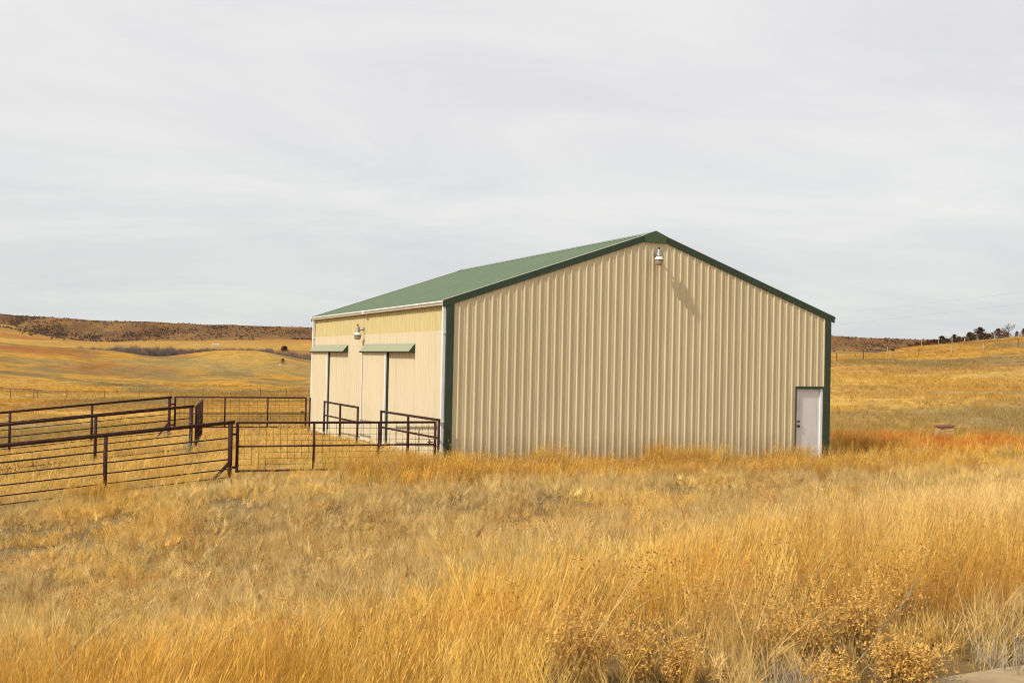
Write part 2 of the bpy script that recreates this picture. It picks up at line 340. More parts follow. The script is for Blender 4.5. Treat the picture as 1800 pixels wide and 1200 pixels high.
PATCHES = [(40, 613, 34, 16, RUSS*1.1, 1., 0), (100, 620, 20, 10, RUSS*1.2, .8, 0), (205, 650, 28, 22, RUSS*1.15, .8, .2), (250, 655, 20, 14, OLIVE, .7, .2), (300, 640, 30, 25, OLIVE*1.2, .6, 0),
           (90, 637, 14, 10, OLIVE*1.2, .7, 0), (470, 640, 40, 30, OLIVE*1.35, .6, 0), (33, 684, 9, 5, PURP*.9, .9, 0), (420, 630, 20, 30, PALE*.95, .6, 0),
           (1500, 618, 25, 25, OLIVE*1.2, .5, 0), (40, 592, 60, 40, RUSS*1.3, .8, 0), (120, 600, 50, 30, RUSS*1.4, .7, 0), (30, 578, 50, 40, PALE*.85, .7, 0),
           (520, 600, 70, 50, RUSS*1.5, .6, 0), *[(q, 653+.118*q, 9, 2.6, OLIVE*.75, .9, .1) for q in range(-40, 230, 18)], (200, 698, 30, 3, OLIVE*1.1, .6, 0), (1700, 720, 6, 3, OLIVE, .6, 0), (1620, 690, 14, 4, OLIVE*1.2, .5, 0), (1560, 650, 25, 10, RUSS*1.3, .4, 0)]
def build_ground():
    half = math.radians(38)
    A = np.concatenate([np.arange(-half, half, math.radians(.12)), np.linspace(half, 2*math.pi-half, 80)[:-1]])+YAW
    R = np.concatenate([np.geomspace(.4, 240, 170)[:-1], np.geomspace(240, 2100, 250)[:-1], np.geomspace(2100, 9000, 12)])
    nA, nR = len(A), len(R)
    x = CAM[0]+np.outer(R, np.sin(A)); y = CAM[1]+np.outer(R, np.cos(A)); z = gz(x.ravel(), y.ravel())
    v = np.stack([x.ravel(), y.ravel(), z], 1)
    i = np.arange(nR-1)[:, None]*nA; j = np.arange(nA)[None]; k = (j+1) % nA
    f = np.stack([(i+j), (i+nA+j), (i+nA+k), (i+k)], -1).reshape(-1, 4)
    c0 = len(v); v = np.vstack([v, [CAM[0], CAM[1], gz1(CAM[0], CAM[1])]])
    me = fast_mesh('ground', v, f, 'ground')
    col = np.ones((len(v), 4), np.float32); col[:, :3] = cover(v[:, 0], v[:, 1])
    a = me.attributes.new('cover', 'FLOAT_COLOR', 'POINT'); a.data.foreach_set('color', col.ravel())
    me.shade_smooth(); o = link('ground', me); o['kind'] = 'structure'
build_ground()
def build_road():
    xs = np.linspace(-60, 60, 241); ss = np.linspace(-9, .0, 19)
    X, S = np.meshgrid(xs, ss, indexing='ij'); Y = S-22.0+.07*(X+6)
    for _ in range(3): Y = Y-(road_s(X, Y)-S)
    Z = gz(X.ravel(), Y.ravel())+.006+.02*(fbm(X.ravel()*3, Y.ravel()*3, 3)-.3)
    n, m = X.shape; i = np.arange(n-1)[:, None]*m; j = np.arange(m-1)[None]
    f = np.stack([i+j, i+m+j, i+m+j+1, i+j+1], -1).reshape(-1, 4)
    me = fast_mesh('dirt_road', np.stack([X.ravel(), Y.ravel(), Z], 1), f, 'dirt'); me.shade_smooth(); o = link('dirt_road', me); o['kind'] = 'structure'
build_road()

# ------------------------------------------------------------------ the barn
BW, BL, EH, RISE = 12.19, 15.55, 4.20, 2.12
SLOPE = RISE/(BW/2)
PITCHW = .2286; PANEL = PITCHW*4
def roof_z(x): return EH+SLOPE*(BW/2-abs(x-BW/2))
def rib_profile(a, b):
    """positions and heights of the ribbed sheet from a to b (ribs repeat every nine inches)"""
    P = []
    k0 = math.floor(a/PITCHW)-1; k1 = math.ceil(b/PITCHW)+1
    for k in range(k0, k1):
        c = k*PITCHW+.10
        P += [(c-.034, 0), (c-.010, .026), (c+.008, .026), (c+.028, 0)]
        for m in (1/3, 2/3):
            q = c+.032+(PITCHW-.064)*m; P += [(q-.014, 0), (q-.006, .0026), (q+.006, .0026), (q+.014, 0)]
    s = np.array([p for p, _ in P]); h = np.array([q for _, q in P])
    keep = (s > a+1e-4) & (s < b-1e-4)
    return np.concatenate([[a], s[keep], [b]]), np.concatenate([[np.interp(a, s, h)], h[keep], [np.interp(b, s, h)]])
barn = thing('barn', 'tan ribbed metal barn with green gable roof standing in dry grass', 'barn')
def sheet(name, mat, a, b, zlo, zhi, place, breaks=(), lift=0.):
    """one ribbed panel between a and b; zlo/zhi: functions of the position; place(s, h, z) -> point"""
    s, h = rib_profile(a, b)
    for q in breaks:
        if a < q < b:
            for e in (-.0005, .0005):
                hh = np.interp(q+e, s, h); i = np.searchsorted(s, q+e); s = np.insert(s, i, q+e); h = np.insert(h, i, hh)
    v = []; f = []; n = len(s)
    for z in (zlo, zhi): v += [place(si, hi+lift, z(si)) for si, hi in zip(s, h)]
    f = [(i, i+1, n+i+1, n+i) for i in range(n-1)]
    m = MB().add(v, f); o = m.build(name, mat, barn); return o
DX0, DX1, DTOP = 11.0, 11.97, 2.08
npan = int(math.ceil(BW/PANEL))
for k in range(npan):       # front gable
    a, b = k*PANEL, min((k+1)*PANEL, BW)
    sheet('wall_panel', 'siding', a, b, lambda s: DTOP if DX0 < s < DX1 else -.40, lambda s: roof_z(s)-.10,
          lambda s, h, z: (s, -h, z), breaks=(DX0, DX1, BW/2), lift=.002*(k % 2))
for k in range(npan):       # rear gable
    a, b = k*PANEL, min((k+1)*PANEL, BW)
    sheet('wall_panel', 'siding', a, b, lambda s: -.5, lambda s: roof_z(s)-.10, lambda s, h, z: (s, BL+h, z), breaks=(BW/2,), lift=.002*(k % 2))
npan = int(math.ceil(BL/PANEL)); BAND = 3.43
for k in range(npan):
    a, b = k*PANEL, min((k+1)*PANEL, BL)
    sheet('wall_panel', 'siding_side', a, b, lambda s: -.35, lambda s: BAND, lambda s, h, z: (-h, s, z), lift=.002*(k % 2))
    sheet('upper_wall_panel', 'siding_yellow', a, b, lambda s: BAND-.1, lambda s: EH+.03, lambda s, h, z: (.012-h, s, z), lift=.002*(k % 2))
    sheet('wall_panel', 'siding', a, b, lambda s: -.35, lambda s: EH, lambda s, h, z: (BW+h, s, z), lift=.002*(k % 2))
nl = math.hypot(1, SLOPE); NX, NZ = SLOPE/nl, 1/nl
RY0, RY1 = -.045, BL+.045
nroof = int(math.ceil((RY1-RY0)/PANEL))
for side in (0, 1):
    for k in range(nroof):
        a, b = RY0+k*PANEL, min(RY0+(k+1)*PANEL, RY1); s, h = rib_profile(a, b); h = h+.002*(k % 2)
        v = []; n = len(s)
        for xx in (-.13, BW/2):
            z0 = EH+.02+SLOPE*xx
            for si, hi in zip(s, h):
                x = xx-NX*hi; z = z0+NZ*hi
                v.append((x if side == 0 else BW-x, si, z))
        MB().add(v, [(i, i+1, n+i+1, n+i) for i in range(n-1)]).build('roof_panel', 'roof', barn)
ZA = EH+.02+SLOPE*BW/2
def rake(side, yy, out):
    sx = lambda x: x if side == 0 else BW-x
    x0, x1 = -.15, BW/2-.28
    p = [(sx(x0), 0, EH+SLOPE*x0+.05), (sx(x1), 0, EH+SLOPE*x1+.05), (sx(x1), 0, EH+SLOPE*x1-.125), (sx(x0), 0, EH+SLOPE*x0-.125)]
    r = MB().prism(p, (0, yy, 0), (0, yy+out*.042, 0)).build('rake_trim', 'trim', barn)
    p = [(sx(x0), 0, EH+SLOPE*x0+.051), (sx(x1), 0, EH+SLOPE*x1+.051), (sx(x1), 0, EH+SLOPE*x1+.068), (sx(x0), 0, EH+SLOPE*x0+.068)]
    MB().prism(p, (0, yy-out*.05, 0), (0, yy+out*.046, 0)).build('rake_glint_strip', 'rake_glint', r)  # added strip; its pale colour draws the highlight on the rake's top edge
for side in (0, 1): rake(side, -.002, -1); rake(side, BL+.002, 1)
def capend(yy, out):
    xm = BW/2; e = .36; z1 = EH+SLOPE*(xm-e)+.062
    p = [(xm-e, 0, z1), (xm, 0, ZA+.06), (xm+e, 0, z1), (xm+.33, 0, z1-.19), (xm-.33, 0, z1-.19)]
    MB().prism(p, (0, yy, 0), (0, yy+out*.055, 0)).build('ridge_end_cap', 'cap', barn)
capend(-.006, -1); capend(BL+.006, 1)
xm = BW/2
p = [(xm-.20, 0, ZA+.036-SLOPE*.20), (xm, 0, ZA+.052), (xm+.20, 0, ZA+.036-SLOPE*.20), (xm+.20, 0, ZA+.030-SLOPE*.20), (xm, 0, ZA+.044), (xm-.20, 0, ZA+.030-SLOPE*.20)]
MB().prism(p, (0, RY0+.05, 0), (0, RY1-.05, 0)).build('ridge_cap', 'roof', barn)
# corner trims
MB().box(-.032, .165, -.038, -.028, -.40, EH-.03).build('corner_trim', 'trim', barn)
MB().box(-.034, -.0235, -.0225, .07, -.40, EH-.03).build('corner_trim', 'trim', barn)
MB().box(BW-.165, BW+.032, -.038, -.028, -.40, EH-.03).build('corner_trim', 'trim', barn)
MB().box(BW+.0235, BW+.034, -.0225, .12, -.40, EH-.03).build('corner_trim', 'trim', barn)
MB().box(-.034, -.0235, BL-.07, BL+.02, -.35, EH-.03).build('corner_trim', 'trim', barn)
# gutters
def gutter(side, mat):
    sx = lambda x: x if side == 0 else BW-x
    p = [(sx(-.06), 0, EH-.01), (sx(-.06), 0, EH-.115), (sx(-.13), 0, EH-.115), (sx(-.16), 0, EH-.06), (sx(-.185), 0, EH-.045), (sx(-.185), 0, EH-.01), (sx(-.17), 0, EH-.01), (sx(-.17), 0, EH-.045),
         (sx(-.145), 0, EH-.065), (sx(-.12), 0, EH-.103), (sx(-.072), 0, EH-.103), (sx(-.072), 0, EH-.01)]
    g = MB().prism(p, (0, -.03, 0), (0, BL+.03, 0)).build('gutter', mat, barn)
    q = [(sx(-.06), 0, EH-.01), (sx(-.06), 0, EH-.115), (sx(-.13), 0, EH-.115), (sx(-.16), 0, EH-.06), (sx(-.185), 0, EH-.045), (sx(-.185), 0, EH-.01)]
    for yy in (-.036, BL+.03): MB().prism(q, (0, yy, 0), (0, yy+.006, 0)).build('gutter_end', mat, g)
    return g
g = gutter(0, 'white'); gutter(1, 'dark')
MB().box(-.19, -.045, 7.7, 7.86, EH-.12, EH-.004).build('gutter_joint', 'white', g)
def downspout(y0, zb):
    d = MB().box(-.115, -.038, y0, y0+.10, zb+.12, EH-.17).build('downspout', 'white', barn)
    MB().prism([(-.115, y0+.004, EH-.165), (-.038, y0+.004, EH-.165), (-.075, y0+.004, EH-.10), (-.155, y0+.004, EH-.10)], (0, 0, 0), (0, .092, 0)).build('elbow', 'white', d)
    MB().prism([(-.117, y0+.002, zb+.125), (-.036, y0+.002, zb+.125), (-.15, y0+.002, zb-.02), (-.22, y0+.002, zb+.02)], (0, 0, 0), (0, .096, 0)).build('elbow', 'white', d)
    for z in (3.35, 1.05, .28): MB().box(-.121, -.034, y0-.02, y0+.12, z, z+.035).build('strap', 'white', d)
downspout(.03, -.12); downspout(BL-.14, -.3)
# track hoods and sliding doors on the long wall
def hood(y0, y1):
    z0, z1 = 2.87, 3.115
    h = MB().prism([(-.024, 0, z1), (-.21, 0, z0+.02), (-.21, 0, z0), (-.203, 0, z0), (-.203, 0, z0+.017), (-.024, 0, z1-.010)], (0, y0, 0), (0, y1, 0)).build('track_hood', 'hood', barn)
    for a in (y0-.004, y1): MB().prism([(-.026, 0, z1-.004), (-.206, 0, z0+.02), (-.206, 0, z0-.03), (-.026, 0, z0-.03)], (0, a, 0), (0, a+.004, 0)).build('hood_end', 'trim', h)
    MB().box(-.12, -.05, y0+.05, y1-.05, z0-.02, z0+.05).build('track', 'dark', h)
def sliding_door(y0, y1, zb):
    o = thing_part('sliding_door')
    s, h = rib_profile(y0+.05, y1-.09); n = len(s); v = []
    for z in (zb+.06, 2.92): v += [(-.085-hi, si, z) for si, hi in zip(s, h)]
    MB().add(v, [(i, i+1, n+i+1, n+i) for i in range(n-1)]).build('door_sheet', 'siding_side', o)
    MB().box(-.112, -.045, y0, y0+.115, zb, 2.93).build('door_edge', 'white', o)
    MB().box(-.112, -.045, y1-.055, y1, zb, 2.93).build('door_edge', 'white', o)
    MB().box(-.112, -.045, y0+.116, y1-.056, zb, zb+.07).build('door_bottom', 'white', o)
    MB().box(-.075, -.0245, y0-.022, y0-.003, zb, 2.9).build('dark_door_strip', 'trim', barn)  # thin dark green strip beside the door's near edge
def thing_part(name): return link(name, None, barn)
hood(2.62, 8.02); hood(10.2, 15.58)
sliding_door(5.28, 8.05, .02); sliding_door(12.9, 15.62, -.16)
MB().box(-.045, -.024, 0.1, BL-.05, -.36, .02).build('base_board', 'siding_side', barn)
# walk door
dz = -.16
MB().box(DX0+.05, DX1-.09, .04, .075, dz, DTOP-.055).build('walk_door', 'door', barn)
wd = bpy.data.objects['walk_door']
MB().box(DX0+.16, DX1-.20, .034, .0395, .16, DTOP-.24).build('door_panel', 'door', wd)
for z, r in ((1.06, .028), (.92, .036)):
    MB().tube((DX0+.105, .04, z), (DX0+.105, .012, z), r*.55).tube((DX0+.105, .012, z), (DX0+.105, -.03, z), r).build('deadbolt' if z > 1 else 'door_knob', 'dark', wd, True)
MB().box(DX0-.03, DX1+.03, -.034, .05, DTOP-.045, DTOP+.02).build('door_head_trim', 'trim', barn)
MB().box(DX0-.03, DX0+.004, -.034, .05, dz, DTOP-.046).build('door_side_trim', 'trim', barn)
MB().box(DX1-.004, DX1+.03, -.034, .05, dz, DTOP-.046).build('door_side_trim', 'trim', barn)
MB().box(DX1-.09, DX1-.005, -.012, .04, dz, DTOP-.047).build('door_frame', 'white', barn)
MB().box(DX0+.005, DX0+.05, .02, .076, dz, DTOP-.047).build('door_frame', 'white', barn)
MB().box(DX0+.051, DX1-.091, .0, .076, dz-.08, dz-.002).build('threshold', 'zinc', barn)
MB().box(.15, BW-.15, .09, BL-.15, -.3, 4.0).build('inner_lining', 'inner', barn)

# barn lights
def barn_light(label, p, out_dir, reach):
    t = thing('barn_light', label, 'lamp', p, 'yard lights on the barn walls')
    o = np.array(out_dir, float); c = o*reach
    MB().lathe((c[0], c[1], .02), [(.064, -.02), (.075, -.01), (.075, .02), (.068, .03), (.066, .13), (.055, .17), (.03, .185)]).build('ballast_housing', 'zinc', t, True)
    MB().lathe((c[0], c[1], .205), [(.022, 0), (.024, .04), (.016, .06)], 12).build('photocell', 'dark', t, True)
    MB().lathe((c[0], c[1], -.10), [(.118, 0), (.122, .012), (.112, .05), (.07, .10), (.062, .105)]).build('reflector', 'white', t, True)
    MB().lathe((c[0], c[1], -.116), [(.126, 0), (.126, .014)]).build('collar', 'dark', t, True)
    MB().lathe((c[0], c[1], -.245), [(.088, 0), (.094, .01), (.106, .07), (.116, .128)]).build('lens', 'lens', t, True)
    MB().tube(o*(reach-.07)+[0, 0, .06], o*.01+[0, 0, .09], .02).build('arm', 'zinc', t, True)
    q = np.array([o[1], -o[0], 0])*.05
    MB().prism([q+[0, 0, .03], -q+[0, 0, .03], -q+[0, 0, .16], q+[0, 0, .16]], o*.0, o*.018).build('mounting_plate', 'zinc', t)
barn_light('grey and white yard light high under the ridge of the front gable', (6.08, -.03, 5.66), (0, -1, 0), .24)
barn_light('yard light on the sunlit side wall between the two green track hoods', (-.03, 8.15, 3.50), (-1, 0, 0), .21)

# ------------------------------------------------------------------ corral of rusted pipe
RODS = (.36, .62, .86, 1.09, 1.28)
def pipe_fence(label, y, x_end, ztop_end, xs_posts, x_left, drop, brace=True):
    t = thing('pipe_fence', label, 'fence', (x_end, y, gz1(x_end, y)), 'pipe fences of the corral'); b = np.array(t.location)
    P = lambda x, off: np.array([x, y, ztop_end-drop*(x_end-x)-off])-b
    MB().tube(P(x_end+.09, 0), P(x_left, 0), .042, 12).build('top_rail', 'pipe', t, True)
    for off in RODS: MB().tube(P(x_end, off), P(x_left, off), .0145, 8).build('rod', 'rod', t, True)
    for x in xs_posts:
        top = P(x, .03); zb = gz1(x, y)-.25-b[2]
        MB().tube(top, (top[0]+.01, 0, zb), .045 if x < x_end-.1 else .055, 12).build('post', 'pipe', t, True)
    if brace: MB().tube(P(x_end-.02, .95), (-.62, -.03, gz1(x_end-.62, y)-.12-b[2]), .038, 10).build('brace', 'pipe', t, True)
pipe_fence('nearest rusted pipe fence with braced corner post beside the wire gate', -.45, -5.50, 1.085, (-5.50, -8.25, -11.2, -14.2), -17, .102)
pipe_fence('middle rusted pipe fence dividing the corral pens', 8.0, -5.44, 1.07, (-5.44, -8.17, -11.2, -14.2, -17.2), -20, .106, False)
pipe_fence('rearmost rusted pipe fence of the corral below the far field', 15.4, -5.38, 1.055, (-5.38, -8.04, -10.72, -13.6, -16.6), -20, .102)
def wire_gate(label, A, B, z0, z1, stiles, mid, hinge=True, latch=True, ny=7, spacing=.165):
    A = np.array(A, float); B = np.array(B, float); b = np.array([A[0], A[1], gz1(*A)])
    t = thing('wire_gate', label, 'gate', b, 'mesh gates of the corral'); d = B-A; Lg = np.hypot(*d); u = d/Lg
    P = lambda s, z: np.array([u[0]*s, u[1]*s, z-b[2]])
    for z, r, n in ((z1, .03, 'top_rail'), (z0, .026, 'bottom_rail'), (mid, .022, 'middle_rail')):
        MB().tube(P(0, z), P(Lg, z), r, 10).build(n, 'pipe', t, True)
    for k, s in enumerate(stiles):
        MB().tube(P(s*Lg, z1+(.0 if 0 < k < len(stiles)-1 else .02)), P(s*Lg, z0-(0 if 0 < k < len(stiles)-1 else .03)), .028 if 0 < k < len(stiles)-1 else .037, 10).build('stile', 'pipe', t, True)
    off = np.array([-u[1], u[0], 0])*.02
    n = int(Lg/spacing)
    for k in range(1, n): MB().tube(P(k*Lg/n, z0)+off, P(k*Lg/n, z1)+off, .0039, 5).build('mesh_wire', 'rod', t)
    for k in range(1, ny+1):
        z = z0+(z1-z0)*k/(ny+1); MB().tube(P(0, z)+off*1.35, P(Lg, z)+off*1.35, .0039, 5).build('mesh_wire', 'rod', t)
    if hinge:
        for z in (z1-.27, z0+.09): MB().tube(P(-.15, z), P(0, z), .027, 8).build('hinge', 'pipe', t, True)
    if latch: MB().tube(P(Lg-.14, mid), P(Lg-.14, mid+.12), .018, 8).tube(P(Lg-.2, mid+.06), P(Lg-.06, mid+.06), .012, 8).build('latch', 'pipe', t, True)
wire_gate('long rusted wire mesh gate in front of the barn corner', (-5.33, -.42), (-.40, -.37), -.06, 1.08, (0, .37, .70, 1), .52)
wire_gate('rear wire mesh gate across the alley at the far barn corner', (-5.17, 15.45), (-.30, 15.5), -.05, 1.07, (0, .37, .70, 1), .46)
MB_p = thing('latch_post', 'short rusted post beside the rear mesh gate at the barn', 'post', (-.13, 15.5, gz1(-.13, 15.5)))
MB().tube((0, 0, -.2), (0, 0, 1.3), .042, 12).build('pipe', 'pipe', MB_p, True); MB().tube((-.1, 0, .7), (0, 0, .7), .015, 8).build('catch', 'pipe', MB_p, True)
wire_gate('narrow looking open mesh gate swung away from the middle fence', (-5.28, 8.05), (-4.56, 12.6), -.12, 1.07, (0, .37, .70, 1), .46)
def railing(label, A, B, zt, mids):
    A = np.array(A); B = np.array(B); b = np.array([A[0], A[1], gz1(*A)]); t = thing('railing', label, 'railing', b, 'guard rails along the side wall')
    P = lambda s, z: np.array([(B[0]-A[0])*s, (B[1]-A[1])*s, z-b[2]])
    MB().tube(P(-.008, zt), P(1.008, zt), .034, 12).build('top_rail', 'pipe', t, True)
    MB().tube(P(0, zt-.46), P(1, zt-.46), .028, 10).build('middle_rail', 'pipe', t, True)
    for s in mids:
        q = A+(B-A)*s; MB().tube(P(s, zt), P(s, gz1(*q)-.2), .036, 12).build('post', 'pipe', t, True)
railing('nearer rusted guard rail meeting the long wire gate at the barn corner', (-.22, -.12), (-.50, 4.25), 1.118, (0, .5, 1))
railing('farther short rusted guard rail standing before the far sliding door', (-.57, 6.65), (-.66, 10.8), 1.118, (0, .5, 1))

# ------------------------------------------------------------------ plants: ribbons and clumps
def ribbons(root, az, lean, bend, length, width, segs, facing=None, tip=.15, rng=RNG):
    """many curved blades at once: arrays of n; returns verts, quads"""
    n = len(length); facing = rng.random(n)*6.283 if facing is None else facing
    s = np.linspace(0, 1, segs+1); P = np.zeros((n, segs+1, 3)); P[:, 0] = root
    for k in range(1, segs+1):
        th = lean+bend*(k-.5)/segs; dl = length/segs
        P[:, k, 0] = P[:, k-1, 0]+np.sin(th)*np.cos(az)*dl; P[:, k, 1] = P[:, k-1, 1]+np.sin(th)*np.sin(az)*dl; P[:, k, 2] = P[:, k-1, 2]+np.cos(th)*dl
    w = width[:, None]*(1-(1-tip)*s[None]**1.5)*.5
    ox = np.cos(facing)[:, None]*w; oy = np.sin(facing)[:, None]*w
    Lf = P.copy(); Rt = P.copy(); Lf[..., 0] -= ox; Lf[..., 1] -= oy; Rt[..., 0] += ox; Rt[..., 1] += oy
    v = np.stack([Lf, Rt], 2).reshape(-1, 3)
    i = (np.arange(n)[:, None]*(segs+1)+np.arange(segs)[None])*2
    f = np.stack([i, i+1, i+3, i+2], -1).reshape(-1, 4)
    return v, f, P
def joinm(parts):
    V = []; F = []; S = []; o = 0
    for v, f, s in parts: V.append(v); F.append(f+o); S.append(s); o += len(v)
    return np.vstack(V), np.vstack(F), np.concatenate(S)
def disc(n, r): a = RNG.random(n)*6.283; q = r*np.sqrt(RNG.random(n)); return np.stack([q*np.cos(a), q*np.sin(a), np.zeros(n)-.04], 1)
def per(v, sh): return np.repeat(sh, len(v)//len(sh))
def diamonds(C, D, length, width):
    """flat seed heads: C centre, D direction"""
    n = len(C); a = RNG.random(n)*6.283; side = np.stack([np.cos(a), np.sin(a), np.zeros(n)], 1)*width[:, None]/2; D = D*length[:, None]/2
    v = np.stack([C-D, C+side-D*.2, C+D, C-side-D*.2], 1).reshape(-1, 3); i = np.arange(n)*4
    return v, np.stack([i, i+1, i+2, i+3], -1)
def bunched(n, size, r, spread):
    """roots in bunches; also which bunch each blade belongs to"""
    k = max(1, n//size); c = disc(k, r); g = np.repeat(np.arange(k), size)[:n]; n = len(g)
    return c[g]+np.concatenate([RNG.normal(0, spread, (n, 2)), np.zeros((n, 1))], 1), g, n, k
def tuft_tall(n=190, r=.34, h=(.42, .84), w=.0024, leaves=.8, wind=.17, size=6, spread=.012):
    root, g, n, k = bunched(n, size, r, spread)
    L = RNG.uniform(*h, k)[g]*RNG.uniform(.75, 1.08, n); az = RNG.normal(-.3, 1.0, k)[g]+RNG.normal(0, .25, n); lean = np.abs(RNG.normal(.07, .09, k))[g]+np.abs(RNG.normal(0, .03, n))
    v, f, P = ribbons(root, az, lean, RNG.normal(wind, .12, k)[g]+RNG.normal(0, .05, n), L, np.full(n, w)*RNG.uniform(.7, 1.4, n), 4, tip=.5)
    sh = np.clip(RNG.random(k)[g]+RNG.normal(0, .14, n), 0, 1); parts = [(v, f, per(v, sh))]
    D = P[:, -1]-P[:, -2]; D /= np.linalg.norm(D, axis=1)[:, None]; hl = RNG.uniform(.05, .11, n)
    v, f = diamonds(P[:, -1]+D*hl[:, None]*.3, D, hl, w*RNG.uniform(1.1, 2.2, n)); parts.append((v, f, per(v, np.clip(sh+.12, 0, 1))))
    m = int(n*leaves); kk = RNG.integers(0, n, m); v, f, P = ribbons(root[kk]+RNG.normal(0, .02, (m, 3))*[1, 1, 0], RNG.random(m)*6.283, RNG.uniform(.05, .45, m), RNG.uniform(.2, 1.5, m), RNG.uniform(.18, .45, m), w*RNG.uniform(.9, 1.8, m), 4)
    parts.append((v, f, per(v, RNG.random(m)))); return joinm(parts)
def tuft_strip(): return tuft_tall(110, .36, (.38, .84), .0050, .5, .15, 7, .02)
def tuft_short(n=420, r=.42, size=15):
    root, g, n, k = bunched(n, size, r, .014); az = RNG.random(k)*6.283
    v, f, P = ribbons(root, az[g]+RNG.normal(0, .5, n), np.abs(RNG.normal(.24, .24, k))[g]+np.abs(RNG.normal(0, .12, n)), RNG.normal(.65, .5, k)[g]+RNG.normal(0, .3, n), RNG.uniform(.09, .30, k)[g]*RNG.uniform(.7, 1.1, n), RNG.uniform(.003, .0072, n), 4)
    a = [(v, f, per(v, np.clip(RNG.random(k)[g]*1.1-.05+RNG.normal(0, .12, n), 0, 1)))]
    m = 26; v, f, P = ribbons(disc(m, r), RNG.random(m)*6.283, np.abs(RNG.normal(.1, .1, m)), RNG.normal(.2, .3, m), RNG.uniform(.25, .45, m), np.full(m, .0035), 3); a.append((v, f, per(v, RNG.random(m))))
    return joinm(a)
def tuft_clump(n=44, r=.3, h=(.25, .6), w=(.006, .014)):
    root, g, n, k = bunched(n, 5, r, .03)
    v, f, P = ribbons(root, RNG.normal(-.2, 1.6, k)[g], np.abs(RNG.normal(.12, .15, n)), RNG.normal(.3, .35, n), RNG.uniform(*h, k)[g]*RNG.uniform(.8, 1.1, n), RNG.uniform(*w, n), 3)
    return joinm([(v, f, per(v, np.clip(RNG.random(k)[g]+RNG.normal(0, .1, n), 0, 1)))])
def tuft_forb(n=22):
    """dry branching weed: stalk with a loose spray of small heads"""
    L = RNG.uniform(.3, .6, n); az = RNG.random(n)*6.283; v, f, P = ribbons(disc(n, .08), az, RNG.uniform(.05, .4, n), RNG.normal(.1, .2, n), L, np.full(n, .003), 3)
    a = [(v, f, per(v, RNG.random(n)*.6))]; C = np.repeat(P[:, -1], 7, 0)+RNG.normal(0, .035, (n*7, 3)); D = RNG.normal(0, 1, (n*7, 3)); D /= np.linalg.norm(D, axis=1)[:, None]
    v, f = diamonds(C, D, RNG.uniform(.012, .026, n*7), RNG.uniform(.010, .02, n*7)); a.append((v, f, per(v, .4+.6*RNG.random(n*7)))); return joinm(a)
def long_blades(n=5):
    v, f, P = ribbons(disc(n, .06), RNG.normal(-.1, .9, n), RNG.uniform(.1, .5, n), RNG.uniform(.6, 1.7, n), RNG.uniform(.5, 1.0, n), RNG.uniform(.004, .008, n), 8)
    return joinm([(v, f, per(v, .6+.4*RNG.random(n)))])
def bush_twigs(n=70, h=3.2, r=1.5, w=.06):
    v, f, P = ribbons(disc(n, r*.45), RNG.random(n)*6.283, np.abs(RNG.normal(.35, .25, n)), RNG.normal(-.1, .4, n), RNG.uniform(.4, 1, n)*h, np.full(n, w), 3, tip=.3)
    a = [(v, f, per(v, RNG.random(n)))]; m = n*4; k = RNG.integers(0, n, m); seg = RNG.integers(1, 4, m)
    v, f, Q = ribbons(P[k, seg], RNG.random(m)*6.283, RNG.uniform(.1, 1.1, m), RNG.normal(0, .4, m), RNG.uniform(.15, .4, m)*h, np.full(m, w*.55), 2, tip=.4); a.append((v, f, per(v, RNG.random(m))))
    return joinm(a)
def bush_solid(n=150, h=1.6, r=1.3):
    a = RNG.random(n)*6.283; u = RNG.random(n)**.6; q = r*np.sqrt(1-u*u*.9)*RNG.uniform(.3, 1, n)
    C = np.stack([q*np.cos(a), q*np.sin(a), u*h], 1); D = RNG.normal(0, 1, (n, 3)); D /= np.linalg.norm(D, axis=1)[:, None]
    v, f = diamonds(C, D, RNG.uniform(.35, .7, n), RNG.uniform(.25, .5, n)); return joinm([(v, f, per(v, RNG.random(n)))])
def variants(name, mat, fn, k):
    c = bpy.data.collections.new(name)
    for i in range(k):
        v, f, s = fn(); c.objects.link(bpy.data.objects.new(name+'_tuft', fast_mesh(name, v, f, mat, s)))
    return c
